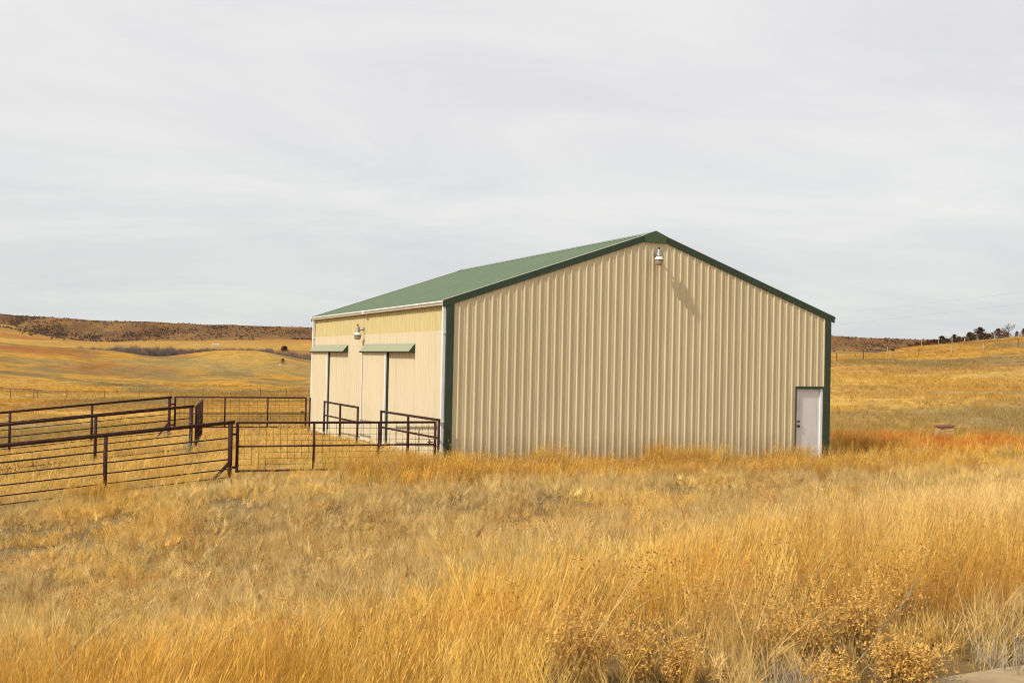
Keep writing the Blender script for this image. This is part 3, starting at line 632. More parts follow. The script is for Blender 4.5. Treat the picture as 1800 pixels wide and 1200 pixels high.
def scatter(name, coll, k, pts, scale, tint, label, zscale=None, tilt=.08):
    n = len(pts); me = bpy.data.meshes.new(name); me.vertices.add(n); me.vertices.foreach_set('co', np.asarray(pts, np.float32).ravel())
    def at(nm, ty, key, arr): a = me.attributes.new(nm, ty, 'POINT'); a.data.foreach_set(key, arr.ravel())
    rot = np.stack([RNG.normal(0, tilt, n), RNG.normal(0, tilt, n), RNG.normal(0, .9, n)], 1).astype(np.float32)
    rot[:, 2] += 0
    scl = np.stack([scale, scale, scale if zscale is None else zscale], 1).astype(np.float32)
    at('rot', 'FLOAT_VECTOR', 'vector', rot); at('scl', 'FLOAT_VECTOR', 'vector', scl); at('vid', 'INT', 'value', RNG.integers(0, k, n).astype(np.int32))
    at('tint', 'FLOAT_COLOR', 'color', np.concatenate([np.clip(tint, .01, .9), np.ones((n, 1))], 1).astype(np.float32))
    o = link(name, me); o['kind'] = 'stuff'; o['label'] = label; o['category'] = 'grass' if 'grass' in name else 'brush'
    g = bpy.data.node_groups.new(name, 'GeometryNodeTree'); g.interface.new_socket('Geometry', in_out='INPUT', socket_type='NodeSocketGeometry'); g.interface.new_socket('Geometry', in_out='OUTPUT', socket_type='NodeSocketGeometry')
    N = g.nodes.new; L = g.links.new; gi = N('NodeGroupInput'); go = N('NodeGroupOutput'); ip = N('GeometryNodeInstanceOnPoints'); ci = N('GeometryNodeCollectionInfo')
    ci.inputs['Collection'].default_value = coll; ci.inputs['Separate Children'].default_value = True; ci.inputs['Reset Children'].default_value = True
    def na(nm, ty): q = N('GeometryNodeInputNamedAttribute'); q.data_type = ty; q.inputs['Name'].default_value = nm; return q.outputs['Attribute']
    er = N('FunctionNodeEulerToRotation'); L(na('rot', 'FLOAT_VECTOR'), er.inputs[0])
    L(gi.outputs[0], ip.inputs['Points']); L(ci.outputs[0], ip.inputs['Instance']); ip.inputs['Pick Instance'].default_value = True
    L(na('vid', 'INT'), ip.inputs['Instance Index']); L(er.outputs[0], ip.inputs['Rotation']); L(na('scl', 'FLOAT_VECTOR'), ip.inputs['Scale']); L(ip.outputs[0], go.inputs[0])
    md = o.modifiers.new('scatter', 'NODES'); md.node_group = g; return o
def sector(n, d0, d1, margin=9.):
    """n random spots spread evenly over the land in view (a little beyond the frame), d0 to d1 metres off"""
    lo = math.atan2(-900, FPX)+YAW-math.radians(margin); hi = math.atan2(900, FPX)+YAW+math.radians(margin)
    a = RNG.uniform(lo, hi, n); d = np.sqrt(RNG.uniform(d0*d0, d1*d1, n)); x = CAM[0]+d*np.sin(a); y = CAM[1]+d*np.cos(a)
    return x, y, d
def area(d0, d1, margin=9.): return .5*(2*math.atan2(900, FPX)+2*math.radians(margin))*(d1*d1-d0*d0)
def outside_barn(x, y, m=.06): return ~((x > -m) & (x < BW+m) & (y > -m) & (y < BL+m))
# where the tall foreground grass ends (roots), read off the land
_edge = np.array([ground_at(px, py)[:2] for px, py in ((-250, 1230), (0, 1215), (300, 1195), (600, 1175), (900, 1135), (1100, 1090), (1300, 1030), (1500, 960), (1800, 890), (2050, 870))])
_ea = np.arctan2(_edge[:, 0]-CAM[0], _edge[:, 1]-CAM[1]); _ed = np.hypot(_edge[:, 0]-CAM[0], _edge[:, 1]-CAM[1])
def edge_d(x, y): return np.interp(np.arctan2(x-CAM[0], y-CAM[1]), _ea, _ed)
def tints(n, cols, w, jit=.10):
    c = np.array(cols)[RNG.choice(len(cols), n, p=np.array(w)/sum(w))]; return c*RNG.normal(1, jit, (n, 1))*RNG.normal(1, .022, (n, 3))
GOLDS = [(.74, .44, .090), (.70, .395, .072), (.78, .515, .14), (.62, .34, .060)]
STRAWS = [(.80, .575, .23), (.74, .51, .175), (.66, .475, .19), (.80, .51, .135)]

C_tall = variants('tall_grass', 'blade', tuft_tall, 7)
C_strip = variants('golden_grass', 'blade', tuft_strip, 7)
C_wisp = variants('wispy_grass', 'blade', lambda: tuft_tall(30, .22, (.5, .95), .0042, .5, .22, 5, .02), 6)
C_short = variants('short_grass', 'blade', tuft_short, 7)
C_clump = variants('clump_grass', 'blade', tuft_clump, 6)
C_forb = variants('forb_grass', 'blade', tuft_forb, 5)
C_long = variants('long_grass', 'blade', long_blades, 8)

def do_tall_front():
    n = int(area(4, 34)*7.5); x, y, d = sector(n, 4, 34); e = edge_d(x, y); s = road_s(x, y)
    nz_ = fbm(x*.45, y*.45, 3); t = (d-e)/2.6+(nz_-.5)*2.6
    keep = (s > .35+1.0*fbm(x*.9+7, y*.9, 2)) & (RNG.random(n) < sstep(1.0, -.7, t)+.05) & (y < -4.5) & outside_barn(x, y)
    # thin, low growth at the verge of the road on the right
    verge = sstep(2.0, .6, s)*sstep(-6.8, -5.2, x)
    keep &= RNG.random(n) > verge*.9
    weedy = (d < 7.4)*sstep(YAW-.03, YAW+.05, np.arctan2(x-CAM[0], y-CAM[1]))       # weeds, not grass, line the road here
    keep &= RNG.random(n) > weedy*.93
    x, y, d, s, t = x[keep], y[keep], d[keep], s[keep], t[keep]; n = len(x)
    h = .52+.38*fbm(x*.5+3, y*.5, 3); h *= lerp(1, .62, sstep(-.6, 1, t))*lerp(.65, 1, sstep(.3, 2.0, s))*lerp(.78, 1.0, sstep(-9.5, -3, x))
    T = tints(n, GOLDS, [4, 3, 2, 2]); g = fbm(x*.3+11, y*.3, 3)[:, None]; T = T*lerp(.88, 1.1, g)
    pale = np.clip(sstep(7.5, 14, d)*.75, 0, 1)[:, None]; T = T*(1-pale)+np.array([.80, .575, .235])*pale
    scatter('tall_grass', C_tall, 7, np.stack([x, y, gz(x, y)], 1), RNG.uniform(.8, 1.2, n), T, 'tall golden dry grass filling the foreground', zscale=h*RNG.uniform(.82, 1.15, n)*1.1, tilt=.06)
do_tall_front()
def do_short():
    n = int(area(5, 36)*6.6); x, y, d = sector(n, 5, 36); s = road_s(x, y); e = edge_d(x, y)
    dens = np.maximum(sstep(-1.5, 1.2, d-e)*.95+.06, sstep(2.6, 1.2, s)*sstep(-7.2, -5.8, x)*.75); gap = fbm(x*1.1, y*1.1, 3)
    keep = (s > .1+.5*fbm(x*1.3, y*1.3, 2)) & outside_barn(x, y) & (y < 1) & (RNG.random(n) < dens*lerp(.35, 1, sstep(.36, .5, gap)))
    x, y, d = x[keep], y[keep], d[keep]; n = len(x)
    T = tints(n, STRAWS, [4, 3, 3, 3]); q = sstep(.48, .62, fbm(x*.22+5, y*.22, 3))[:, None]; T = T*(1-q*.6)+np.array([.78, .49, .12])*q*.6
    k = sstep(.53, .40, fbm(x*.5+30, y*.5, 3))[:, None]*.5; T = T*(1-k)+np.array([.54, .40, .19])*k
    hs = lerp(.65, 1.45, fbm(x*.4+2, y*.4+9, 3))
    scatter('short_grass', C_short, 7, np.stack([x, y, gz(x, y)], 1), RNG.uniform(.85, 1.3, n), T, 'short matted pale dry grass between the foreground and the barn', zscale=hs*RNG.uniform(.8, 1.2, n), tilt=.2)
do_short()
def do_barn_strip():
    n = 6500; x = RNG.uniform(-14, 26, n); y = RNG.uniform(-5.6, 18, n)
    front = sstep(-5.0, -3.3, y+.9*(fbm(x*.7, y*.7, 2)-.5)*2)*(y < 0)*sstep(-5, -1.5, x+.3*y)
    side = (y >= -.8)*(x < .1)*.8; right = (x > BW)*(y > -3)*.35*sstep(17, 13, x)
    w = np.maximum(np.maximum(front, side), right)*lerp(.35, 1, sstep(.34, .52, fbm(x*.8+4, y*.8, 3)))
    keep = outside_barn(x, y, .3) & (RNG.random(n) < w); x, y = x[keep], y[keep]; n = len(x)
    inside = (x < 0) & (y > -.4)
    T = tints(n, [(.74, .44, .085), (.70, .39, .065), (.76, .50, .13), (.66, .47, .19)], [4, 3, 3, 1])
    T[inside] = T[inside]*.4+np.array([.80, .56, .19])*.6
    h = lerp(.45, .95, fbm(x*.6+1, y*.6, 3)); h = np.where(inside, h*.62, h)
    h = np.where(inside, h, h*lerp(.45, 1.15, fbm(x*1.1+60, y*.5, 3))); h = np.where((x > 0) & (y < 0), h*lerp(.62, 1, sstep(-.2, -1.3, y)), h); h = np.where((x > -2.2) & (x < .3) & (y < .6), h*1.2, h); h = np.where((x > 10.6) & (x < 13) & (y < 1) & (y > -1.5), h*1.15, h)
    scatter('golden_grass', C_strip, 7, np.stack([x, y, gz(x, y)], 1), RNG.uniform(.9, 1.4, n), T, 'tall golden grass growing along the barn and inside the corral', zscale=h, tilt=.08)
do_barn_strip()
def do_wisps():
    n = 620; x = np.concatenate([RNG.uniform(.1, BW, n), RNG.uniform(-3.2, .2, 130), RNG.uniform(BW+.15, 16.5, 150)]); y = np.concatenate([-.22-np.abs(RNG.normal(0, .7, n)), RNG.uniform(-2.2, .3, 130), RNG.uniform(-1.6, 2.5, 150)])
    k = RNG.random(len(x)) < sstep(.40, .62, fbm(x*.75+31, y*.4, 3))+.08+.35*(x > BW)+.3*(x < .3); x, y = x[k], y[k]; n = len(x); k = ~((x > 11) & (x < 12) & (RNG.random(n) < .6)); x, y = x[k], y[k]; n = len(x)
    h = lerp(.55, 1.05, fbm(x*.9+5, y*.9, 2))*RNG.uniform(.8, 1.15, n)
    scatter('wispy_grass', C_wisp, 6, np.stack([x, y, gz(x, y)], 1), RNG.uniform(.8, 1.2, n), tints(n, [(.78, .49, .11), (.74, .43, .08), (.80, .56, .19)], [3, 2, 2]), 'wispy tall golden stems standing against the barn wall', zscale=h, tilt=.07)
do_wisps()
def do_forbs():
    n = 1700; x = RNG.uniform(-3, 14, n); y = RNG.uniform(-5.2, -.2, n); k = (RNG.random(n) < sstep(.45, .6, fbm(x*.5+50, y*.9, 3))) & outside_barn(x, y, .2); x, y = x[k], y[k]
    n2 = 330; x2 = RNG.uniform(-13, 8, n2); y2 = RNG.uniform(-17, -5, n2); n3 = 110; x3 = RNG.uniform(-8, 6, n3); y3 = -21.6+.07*(x3+6)+np.abs(RNG.normal(.4, .8, n3))
    k3 = road_s(x3, y3) > .1; x3, y3 = x3[k3], y3[k3]
    x = np.concatenate([x, x2, x3]); y = np.concatenate([y, y2, y3]); n = len(x)
    scatter('forb_grass', C_forb, 5, np.stack([x, y, gz(x, y)], 1), RNG.uniform(.6, 1.05, n), tints(n, [(.46, .23, .055), (.40, .19, .05), (.52, .30, .09)], [3, 2, 2]), 'scattered orange brown dry weeds among the grass')
do_forbs()
def do_long():
    n = 300; x = RNG.uniform(-12, 3, n); y = -21.2+.07*(x+6)+np.abs(RNG.normal(0, 1.6, n)); k = road_s(x, y) > .2; x, y = x[k], y[k]; n = len(x)
    scatter('long_grass', C_long, 8, np.stack([x, y, gz(x, y)], 1), RNG.uniform(.6, 1.1, n), tints(n, [(.62, .44, .19), (.58, .38, .13)], [1, 1]), 'long arching straw coloured blades in the foreground', tilt=.15)
do_long()
def do_fields():
    X = []; Y = []; S = []
    for d0, d1, rho, sc in ((30, 60, 7.0, .85), (60, 110, 3.0, .95), (110, 190, 1.3, 1.15), (190, 300, .5, 1.4)):
        n = int(area(d0, d1, 7)*rho); x, y, d = sector(n, d0, d1, 7)
        k = outside_barn(x, y, .4) & ~((x > -6) & (x < 0) & (y < 16) & (y > -2)) & (y > -2.5) | ((d > 34) & outside_barn(x, y, .4) & (x > BW))
        g = sstep(.33, .5, fbm(x*.16+40, y*.16, 4)); k &= RNG.random(n) < lerp(.25, 1, g)
        X.append(x[k]); Y.append(y[k]); S.append(np.full(k.sum(), sc))
    x = np.concatenate(X); y = np.concatenate(Y); s = np.concatenate(S); n = len(x); d = np.hypot(x-CAM[0], y-CAM[1])
    T = tints(n, [(.70, .42, .085), (.66, .385, .07), (.70, .48, .15), (.56, .38, .13)], [4, 3, 3, 2], .12)
    q = fbm(x*.07+9, y*.07, 4); T = T*(lerp(.85, 1.12, q)*.90)[:, None]
    ol = (sstep(.50, .40, q)*.55)[:, None]; T = T*(1-ol)+np.array([.42, .32, .14])*ol
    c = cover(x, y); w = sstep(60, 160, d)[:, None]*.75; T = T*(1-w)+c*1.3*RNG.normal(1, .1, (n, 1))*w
    # a russet stand of grass to the right of the barn
    red = np.zeros(n)
    for px, py, rx, ry in ((1545, 782, 2.6, 1.5), (1640, 785, 2.2, 1.2), (1720, 793, 2.0, 1.0), (1490, 770, 1.2, 1.2)): red = np.maximum(red, patch(px, py, rx, ry, x, y))
    red = (red*.85)[:, None]; T = T*(1-red)+np.array([.56, .19, .05])*red*RNG.uniform(.8, 1.25, (n, 1))+0
    h = s*lerp(.45, 1.25, fbm(x*.22+77, y*.22, 4))*RNG.uniform(.75, 1.2, n); low = sstep(.46, .36, fbm(x*.3+19, y*.3, 3)); h *= 1-.5*low
    h = np.where(d > 60, h*.6, h)
    scatter('field_grass', C_clump, 6, np.stack([x, y, gz(x, y)], 1), s*RNG.uniform(.8, 1.3, n), T, 'golden bunch grass covering the open fields', zscale=h)
do_fields()
def do_red():
    P = np.array([ground_at(RNG.uniform(1475, 1800), RNG.uniform(779, 803)) for _ in range(460)]); n = len(P); k = RNG.random(n) < sstep(.38, .52, fbm(P[:, 0]*.45+3, P[:, 1]*.45, 3))+.1; P = P[k]; n = len(P)
    scatter('russet_grass', C_strip, 7, P, RNG.uniform(.7, 1.2, n), tints(n, [(.62, .215, .045), (.68, .30, .06), (.74, .42, .085)], [3, 3, 2]), 'russet red stand of grass right of the barn', zscale=RNG.uniform(.4, .75, n))
do_red()

# ------------------------------------------------------------------ brush in the valley and in the draws of the far ridge
C_twig = variants('valley_brush', 'twig', bush_twigs, 5)
C_solid = variants('ridge_brush', 'twig', bush_solid, 5)
def do_brush():
    X = []; Y = []; H = []
    for pxs, d0, d1, n, h0 in (((95, 115), 600, 640, 22, .9), ((130, 260), 620, 680, 230, 1.0), ((205, 480), 640, 700, 520, 1.15), ((340, 480), 690, 760, 190, .9), ((470, 640), 560, 700, 330, 1.2), ((520, 700), 480, 560, 140, 1.0), ((-150, 60), 640, 700, 90, .8)):
        p = RNG.uniform(*pxs, n); d = RNG.uniform(d0, d1, n); a = np.arctan2(p-900, FPX)+YAW; x = CAM[0]+d*np.sin(a); y = CAM[1]+d*np.cos(a)
        k = RNG.random(n) < sstep(.30, .52, fbm(x/14, y/14, 3)); X.append(x[k]); Y.append(y[k]); H.append(RNG.uniform(.55, 1.25, k.sum())*h0)
    x = np.concatenate(X); y = np.concatenate(Y); h = np.concatenate(H); n = len(x)
    scatter('valley_brush', C_twig, 5, np.stack([x, y, gz(x, y)-.3], 1), h*1.15, tints(n, [(.21, .155, .125), (.17, .13, .115), (.25, .175, .12)], [2, 2, 1]), 'leafless grey brown thicket along the valley floor', zscale=h*1.05)
    n = 130000; x, y, d = sector(n, 1150, 1860, 6); G = gullies(x, y); big = fbm(x/260+3, y/260, 3)
    w = sstep(.40, .05, G)*sstep(.36, .50, big)*.8+.07*sstep(.45, .6, fbm(x/60, y/60, 3))+.012; k = RNG.random(n) < w*lerp(.25, 1, sstep(1200, 1300, d)); x, y = x[k], y[k]; n = len(x)
    E = []
    for px, py, rx, ry, m in ((75, 580, 30, 7, 260), (105, 588, 22, 6, 200), (160, 594, 22, 3, 130), (230, 590, 26, 5, 260), (275, 588, 30, 4, 240), (310, 583, 18, 3, 90), (380, 577, 16, 3, 110), (340, 580, 14, 2.5, 60), (450, 580, 40, 3, 140), (520, 583, 40, 3, 130), (30, 566, 20, 3, 60), (1570, 601, 22, 4, 150), (1530, 606, 14, 3, 60)):
        for _ in range(m//2): E.append(ground_at(RNG.normal(px, rx*.6), RNG.normal(py, ry*.7), 1000, 2000, 260)[:2])
    E = np.array(E); x = np.concatenate([x, E[:, 0]]); y = np.concatenate([y, E[:, 1]]); n = len(x)
    h = RNG.uniform(.5, 1.5, n)
    scatter('ridge_brush', C_solid, 5, np.stack([x, y, gz(x, y)-.2], 1), h*.85, tints(n, [(.20, .14, .11), (.17, .125, .105), (.23, .145, .095)], [3, 2, 1]), 'dark brush filling the draws of the far ridge', zscale=h*.9)
do_brush()

# ------------------------------------------------------------------ single trees and shrubs
def tree_limbs(h, spread, depth, w0, up=.25):
    m = MB()
    def grow(p, dvec, L, r, k):
        q = p+dvec*L; m.tube(p, q, r, 5 if k > 1 else 4, r*.62)
        if k == 0: return
        for _ in range(RNG.integers(3, 5) if k > depth-2 else RNG.integers(2, 4)):
            nd = dvec+RNG.normal(0, spread, 3)+np.array([0, 0, up]); nd /= np.linalg.norm(nd); grow(q-dvec*L*RNG.uniform(0, .5), nd, L*RNG.uniform(.62, .85), r*.66, k-1)
    grow(np.array([0, 0, -.2]), np.array([.03, 0, 1.]), h*.26, w0, depth); return m
def bare_tree(label, p, h, depth=5, group=None):
    t = thing('bare_tree', label, 'tree', p, group); m = tree_limbs(h, .42, depth, h*.022); k = 5*2
    a = MB(); a.v = m.v[:10]; a.f = [f for f in m.f if max(f) < 10]; a.build('trunk', 'bark', t)
    b = MB(); b.add(m.v, [f for f in m.f if min(f) >= 10]); o = b.build('branches', 'bark', t); o['kind'] = 'stuff'; return t
def cedar_mesh(h, r, mat, n=520, ragged=.35):
    u = RNG.random(n)**.8; a = RNG.random(n)*6.283; lobes = 1+ragged*np.sin(a*3+u*9+RNG.random()*6)+ragged*.7*np.sin(a*5-u*17)
    q = r*(1-u)**.55*lobes*RNG.uniform(.35, 1.05, n); C = np.stack([q*np.cos(a), q*np.sin(a), h*(.06+.94*u)], 1)
    D = np.stack([np.cos(a)*.6, np.sin(a)*.6, np.full(n, .9)], 1)+RNG.normal(0, .45, (n, 3)); D /= np.linalg.norm(D, axis=1)[:, None]
    v, f = diamonds(C, D, RNG.uniform(.12, .26, n)*h*.8, RNG.uniform(.05, .10, n)*h*.8); return fast_mesh('crown', v, f, mat, per(v, RNG.random(n)))
CEDARS = [cedar_mesh(1, .42, 'cedar'), cedar_mesh(1, .5, 'cedar_rust'), cedar_mesh(1, .36, 'cedar', ragged=.5), cedar_mesh(1, .6, 'cedar_rust', ragged=.5), cedar_mesh(1, .75, 'cedar')]
TRUNK = MB().tube((0, 0, -.08), (0, 0, .8), .03, 6, .008); TM = bpy.data.meshes.new('trunk'); TM.from_pydata(TRUNK.v, [], TRUNK.f); TM.materials.append(M['bark'])
def cedar(label, px, dist, h, k, w=1., group=None, name='cedar_tree', sink=0.):
    h *= .78; p = at_dist(px, dist); p[2] -= sink; t = thing(name, label, 'tree', p, group, RNG.random()*6.28); t.scale = (h*w, h*w, h)
    link('trunk', TM, t); link('crown', CEDARS[k], t); return t
R_ = 'cedars and scrub along the right hilltop'
cedar('tallest dark cedar on the right hilltop, two cedars left of the bare tree', 1722, 290, 4.3, 0, 1.7, R_)
cedar('dark cedar with a pointed top just left of the tallest hilltop cedar', 1704, 292, 3.2, 2, 1.7, R_)
cedar('broad rust brown cedar directly left of the leafless hilltop tree', 1754, 290, 3.4, 1, 1.6, R_)
cedar('low rust cedar hugging the ground right under the leafless hilltop tree', 1768, 291, 2.2, 3, 1.7, R_)
cedar('pointed cedar standing alone left of the dark hilltop group', 1677, 295, 3.1, 2, 1.4, R_)
cedar('cedar at the right edge of the photo on the hilltop', 1799, 288, 2.6, 1, 1.1, R_)
cedar('small cedar second from the right edge on the hilltop', 1787, 289, 2.0, 0, 1.1, R_)
cedar('low wide rust bush between the tallest cedar and the broad rust cedar', 1738, 293, 2.1, 3, 1.7, R_)
cedar('rust cedar near the left end of the hilltop scrub row', 1630, 300, 2.4, 1, 1.6, R_)
cedar('dark upright cedar in the middle of the hilltop scrub row', 1655, 297, 3.1, 0, 1.6, R_)
for px, h, k, lb in ((1600, 1.5, 3, 'leftmost low rust shrub of the hilltop scrub row'), (1612, 1.7, 1, 'second low rust shrub from the left of the hilltop scrub row'), (1621, 1.6, 3, 'low rust shrub just left of the rust cedar at the row\'s left end'),
                     (1640, 2.0, 3, 'low rust shrub just right of the rust cedar near the row\'s left end'), (1647, 1.9, 1, 'low rust shrub touching the left side of the dark upright cedar'), (1664, 1.9, 3, 'low rust shrub between the dark upright cedar and the pointed cedar'),
                     (1686, 1.9, 1, 'low rust shrub just right of the pointed lone cedar'), (1694, 1.8, 3, 'low rust shrub left of the dark pointed cedar on the hilltop'), (1730, 2.2, 3, 'low rust shrub under the right side of the tallest hilltop cedar'), (1712, 2.2, 3, 'low rust shrub under the left side of the tallest hilltop cedar')):
    cedar(lb, px, 298+RNG.uniform(-3, 3), h*1.15, k, 2.2, 'low scrub in the hilltop row', 'scrub_bush')
bare_tree('leafless forked tree rising above the cedars on the right hilltop', at_dist(1771, 296), 6.0, 6)
for px, h, lb in ((1611, 3.6, 'leftmost thin leafless sapling above the hilltop scrub'), (1634, 3.4, 'thin leafless sapling behind the rust cedar of the scrub row'), (1661, 4.4, 'tallest thin leafless sapling beside the dark upright cedar'), (1668, 4.0, 'thin leafless sapling left of the pointed cedar'), (1706, 3.8, 'thin leafless sapling behind the dark pointed cedar'), (1742, 4.0, 'thin leafless sapling between the tallest and the broad rust cedar')):
    bare_tree(lb, at_dist(px, 302), h, 4, 'leafless saplings in the hilltop scrub')
def shrub_at(label, px, py, h, k, w=1., name='shrub', group=None):
    p = ground_at(px, py); t = thing(name, label, 'shrub', p, group, RNG.random()*6); t.scale = (h*w, h*w, h); link('stem', TM, t); link('foliage', CEDARS[k], t)

shrub_at('brown bush above a pale rock on the knoll left of the barn', 497, 640, 1.9, 3, 1.0)
gm2 = 'green shrubs on the field right of the barn'
def green_shrub(label, px, py, h, w, name='green_shrub', mat='shrub_green', group=gm2, n=260):
    p = ground_at(px, py); t = thing(name, label, 'shrub', p, group); t.scale = (h*w, h*w, h)
    link('stem', TM, t); u = RNG.random(n); a = RNG.random(n)*6.283; q = .55*np.sqrt(1-.8*u*u)*RNG.uniform(.3, 1.1, n); C = np.stack([q*np.cos(a), q*np.sin(a), u], 1); D = np.stack([np.cos(a), np.sin(a), np.full(n, .8)], 1)+RNG.normal(0, .4, (n, 3)); D /= np.linalg.norm(D, axis=1)[:, None]
    v, f = diamonds(C, D, RNG.uniform(.2, .35, n), RNG.uniform(.07, .13, n)); link('foliage', fast_mesh('foliage', v, f, mat, per(v, RNG.random(n))), t)
green_shrub('round dark evergreen standing alone on the slope left of the barn', 500, 617, 3.6, 1.25, 'evergreen_shrub', 'cedar', None, 700)
green_shrub('larger olive green shrub nearest the barn on the right slope', 1503, 624, 1.0, 1.3)
green_shrub('olive green shrub just left of a dark fence post right of the barn', 1515, 622, .95, .9)
green_shrub('pair-wise leaning left green shrub near the skyline right of the barn', 1560, 617, .9, 1.1)
green_shrub('low green shrub right beside a pale fence post near the skyline', 1569, 617.5, .6, 1.5)
rk = ground_at(493, 642)
o = MB().lathe((0, 0, -.2), [(.5, 0), (.62, .2), (.5, .45), (.2, .6)], 7).build('rock', 'rock'); _place(o, rk); o.scale = (1.3, .8, 1); tag(o, 'pale rock below the brown bush on the knoll', 'rock')

# far pale bales in the valley field
for k, (px, py) in enumerate(((374.5, 607), (377, 607), (379.7, 607), (382.3, 607), (385, 607.2))):
    p = ground_at(px, py, 500); t = MB().lathe((0, 0, 0), [(.55, 0), (.75, .12), (.78, .5), (.75, .9), (.55, 1.05)], 12).build('bale', 'bale'); _place(t, p); t.scale = (1.0, 1.0, 1.25)
    tag(t, ['leftmost', 'second from the left', 'middle', 'second from the right', 'rightmost'][k]+' tiny pale bale of the five in the far field row', 'bale', 'row of far bales')
for k, (px, py) in enumerate(((344.5, 607), (347.5, 606.5), (350.5, 607.3))):
    p = ground_at(px, py, 500); t = MB().lathe((0, 0, 0), [(.55, 0), (.75, .12), (.78, .5), (.75, .9), (.55, 1.05)], 12).build('bale', 'bale'); _place(t, p); t.scale = (1.0, 1.0, .9)
    tag(t, ['left', 'middle', 'right'][k]+' tiny pale bale of the three clustered in the far field', 'bale', 'cluster of far bales')

# ------------------------------------------------------------------ wire fences far off
def wire_fence(label, spots, r=.05, wires=(.45, .8, 1.15), lean=0.):
    """spots: (x, y, height, material)"""
    x0, y0 = spots[0][0], spots[0][1]; b = np.array([x0, y0, gz1(x0, y0)]); t = thing('wire_fence', label, 'fence', b, 'wire fences across the fields'); Q = []
    for x, y, h, mt in spots:
        z = gz1(x, y); q = np.array([x, y, z])-b; l = RNG.normal(0, .03)
        MB().tube(q+[0, 0, -.3], q+[l, 0, h], r, 7, r*.85).build('post', mt, t); Q.append(q)
    for hz_ in wires:
        m = MB()
        for a, c in zip(Q[:-1], Q[1:]): m.tube(a+[0, 0, hz_], c+[0, 0, hz_], .007, 4)
        m.build('wire', 'wire', t)
def sp(px, dist, h, mt='post'): p = at_dist(px, dist); return (p[0], p[1], h, mt)
wire_fence('wire fence with thin dark posts across the field behind the corral', [sp(px, 186, h) for px, h in ((-60, 1.3), (20, 1.5), (61, 1.25), (67, 1.3), (119, 1.4), (185, 1.2), (246, 1.25), (302, 1.2), (358, 1.3), (416, 1.1), (427, 1.2), (459, 1.3), (505, 1.2), (560, 1.2), (620, 1.2), (700, 1.2))], .055)
wire_fence('nearer wire fence climbing the right slope below the hilltop', [sp(px, d, h, mt) for px, d, h, mt in ((1420, 158, 1.2, 'post'), (1470, 162, 1.15, 'post'), (1518, 168, 1.5, 'post'), (1565, 175, 1.2, 'post_pale'), (1615, 180, 1.25, 'post'), (1672, 184, 1.1, 'post_pale'), (1728, 187, 1.1, 'post_pale'), (1790, 190, 1.4, 'post'), (1860, 192, 1.3, 'post'), (1960, 195, 1.3, 'post'))], .065)
wire_fence('farther fence of pale posts in front of the hilltop cedars', [sp(px, 262, h, 'post_pale') for px, h in ((1560, 1.1), (1619, 1.2), (1649, 1.1), (1673, 1.2), (1695, 1.1), (1717, 1.4), (1747, 1.4), (1790, 1.2), (1850, 1.2))], .065)

# power lines crossing the sky far behind the barn
def cable(label, pa, pb, da, db, sag):
    def P(px, py, t): d = ray(px, py); return CAM+d*t
    A = P(*pa, da); B = P(*pb, db); D = B-A; A = A-D*1.6; B = B+D*1.0; m = MB(); prev = None
    base = np.array([A[0], A[1], A[2]])
    for s in np.linspace(0, 1, 25):
        q = A+(B-A)*s-np.array([0, 0, sag*4*s*(1-s)])+np.array([0, 0, sag*.9])-base
        if prev is not None: m.tube(prev, q, .009, 4)
        prev = q
    o = m.build('power_line', 'cable'); _place(o, base); tag(o, label, 'cable', 'power lines over the right hill')
cable('upper faint power line over the right hilltop', (1500, 547), (1800, 514), 230, 170, .6)
cable('lower faint power line over the right hilltop', (1500, 567), (1800, 534), 230, 170, .6)

# wooden box in the grass
p = ground_at(1660, 772); p[2] += .06; t = thing('wooden_box', 'small wooden box with rusty lid half hidden in grass right of barn', 'box', p, None, -.35); t.scale = (.8, .8, .8)
for k in range(3): MB().box(-.32, .32, -.31, -.285, .02+.16*k, .165+.16*k).build('plank', 'plank', t)
for k in range(3): MB().box(-.32, -.295, -.284, .30, .02+.16*k, .165+.16*k).build('plank', 'plank', t)
for k in range(3): MB().box(.295, .32, -.284, .30, .02+.16*k, .165+.16*k).build('plank', 'plank', t)
l = MB().box(-.36, .36, -.35, .34, 0, .05).build('lid', 'lid', t); l.location = (0, 0, .53); l.rotation_euler = (.06, -.10, 0)

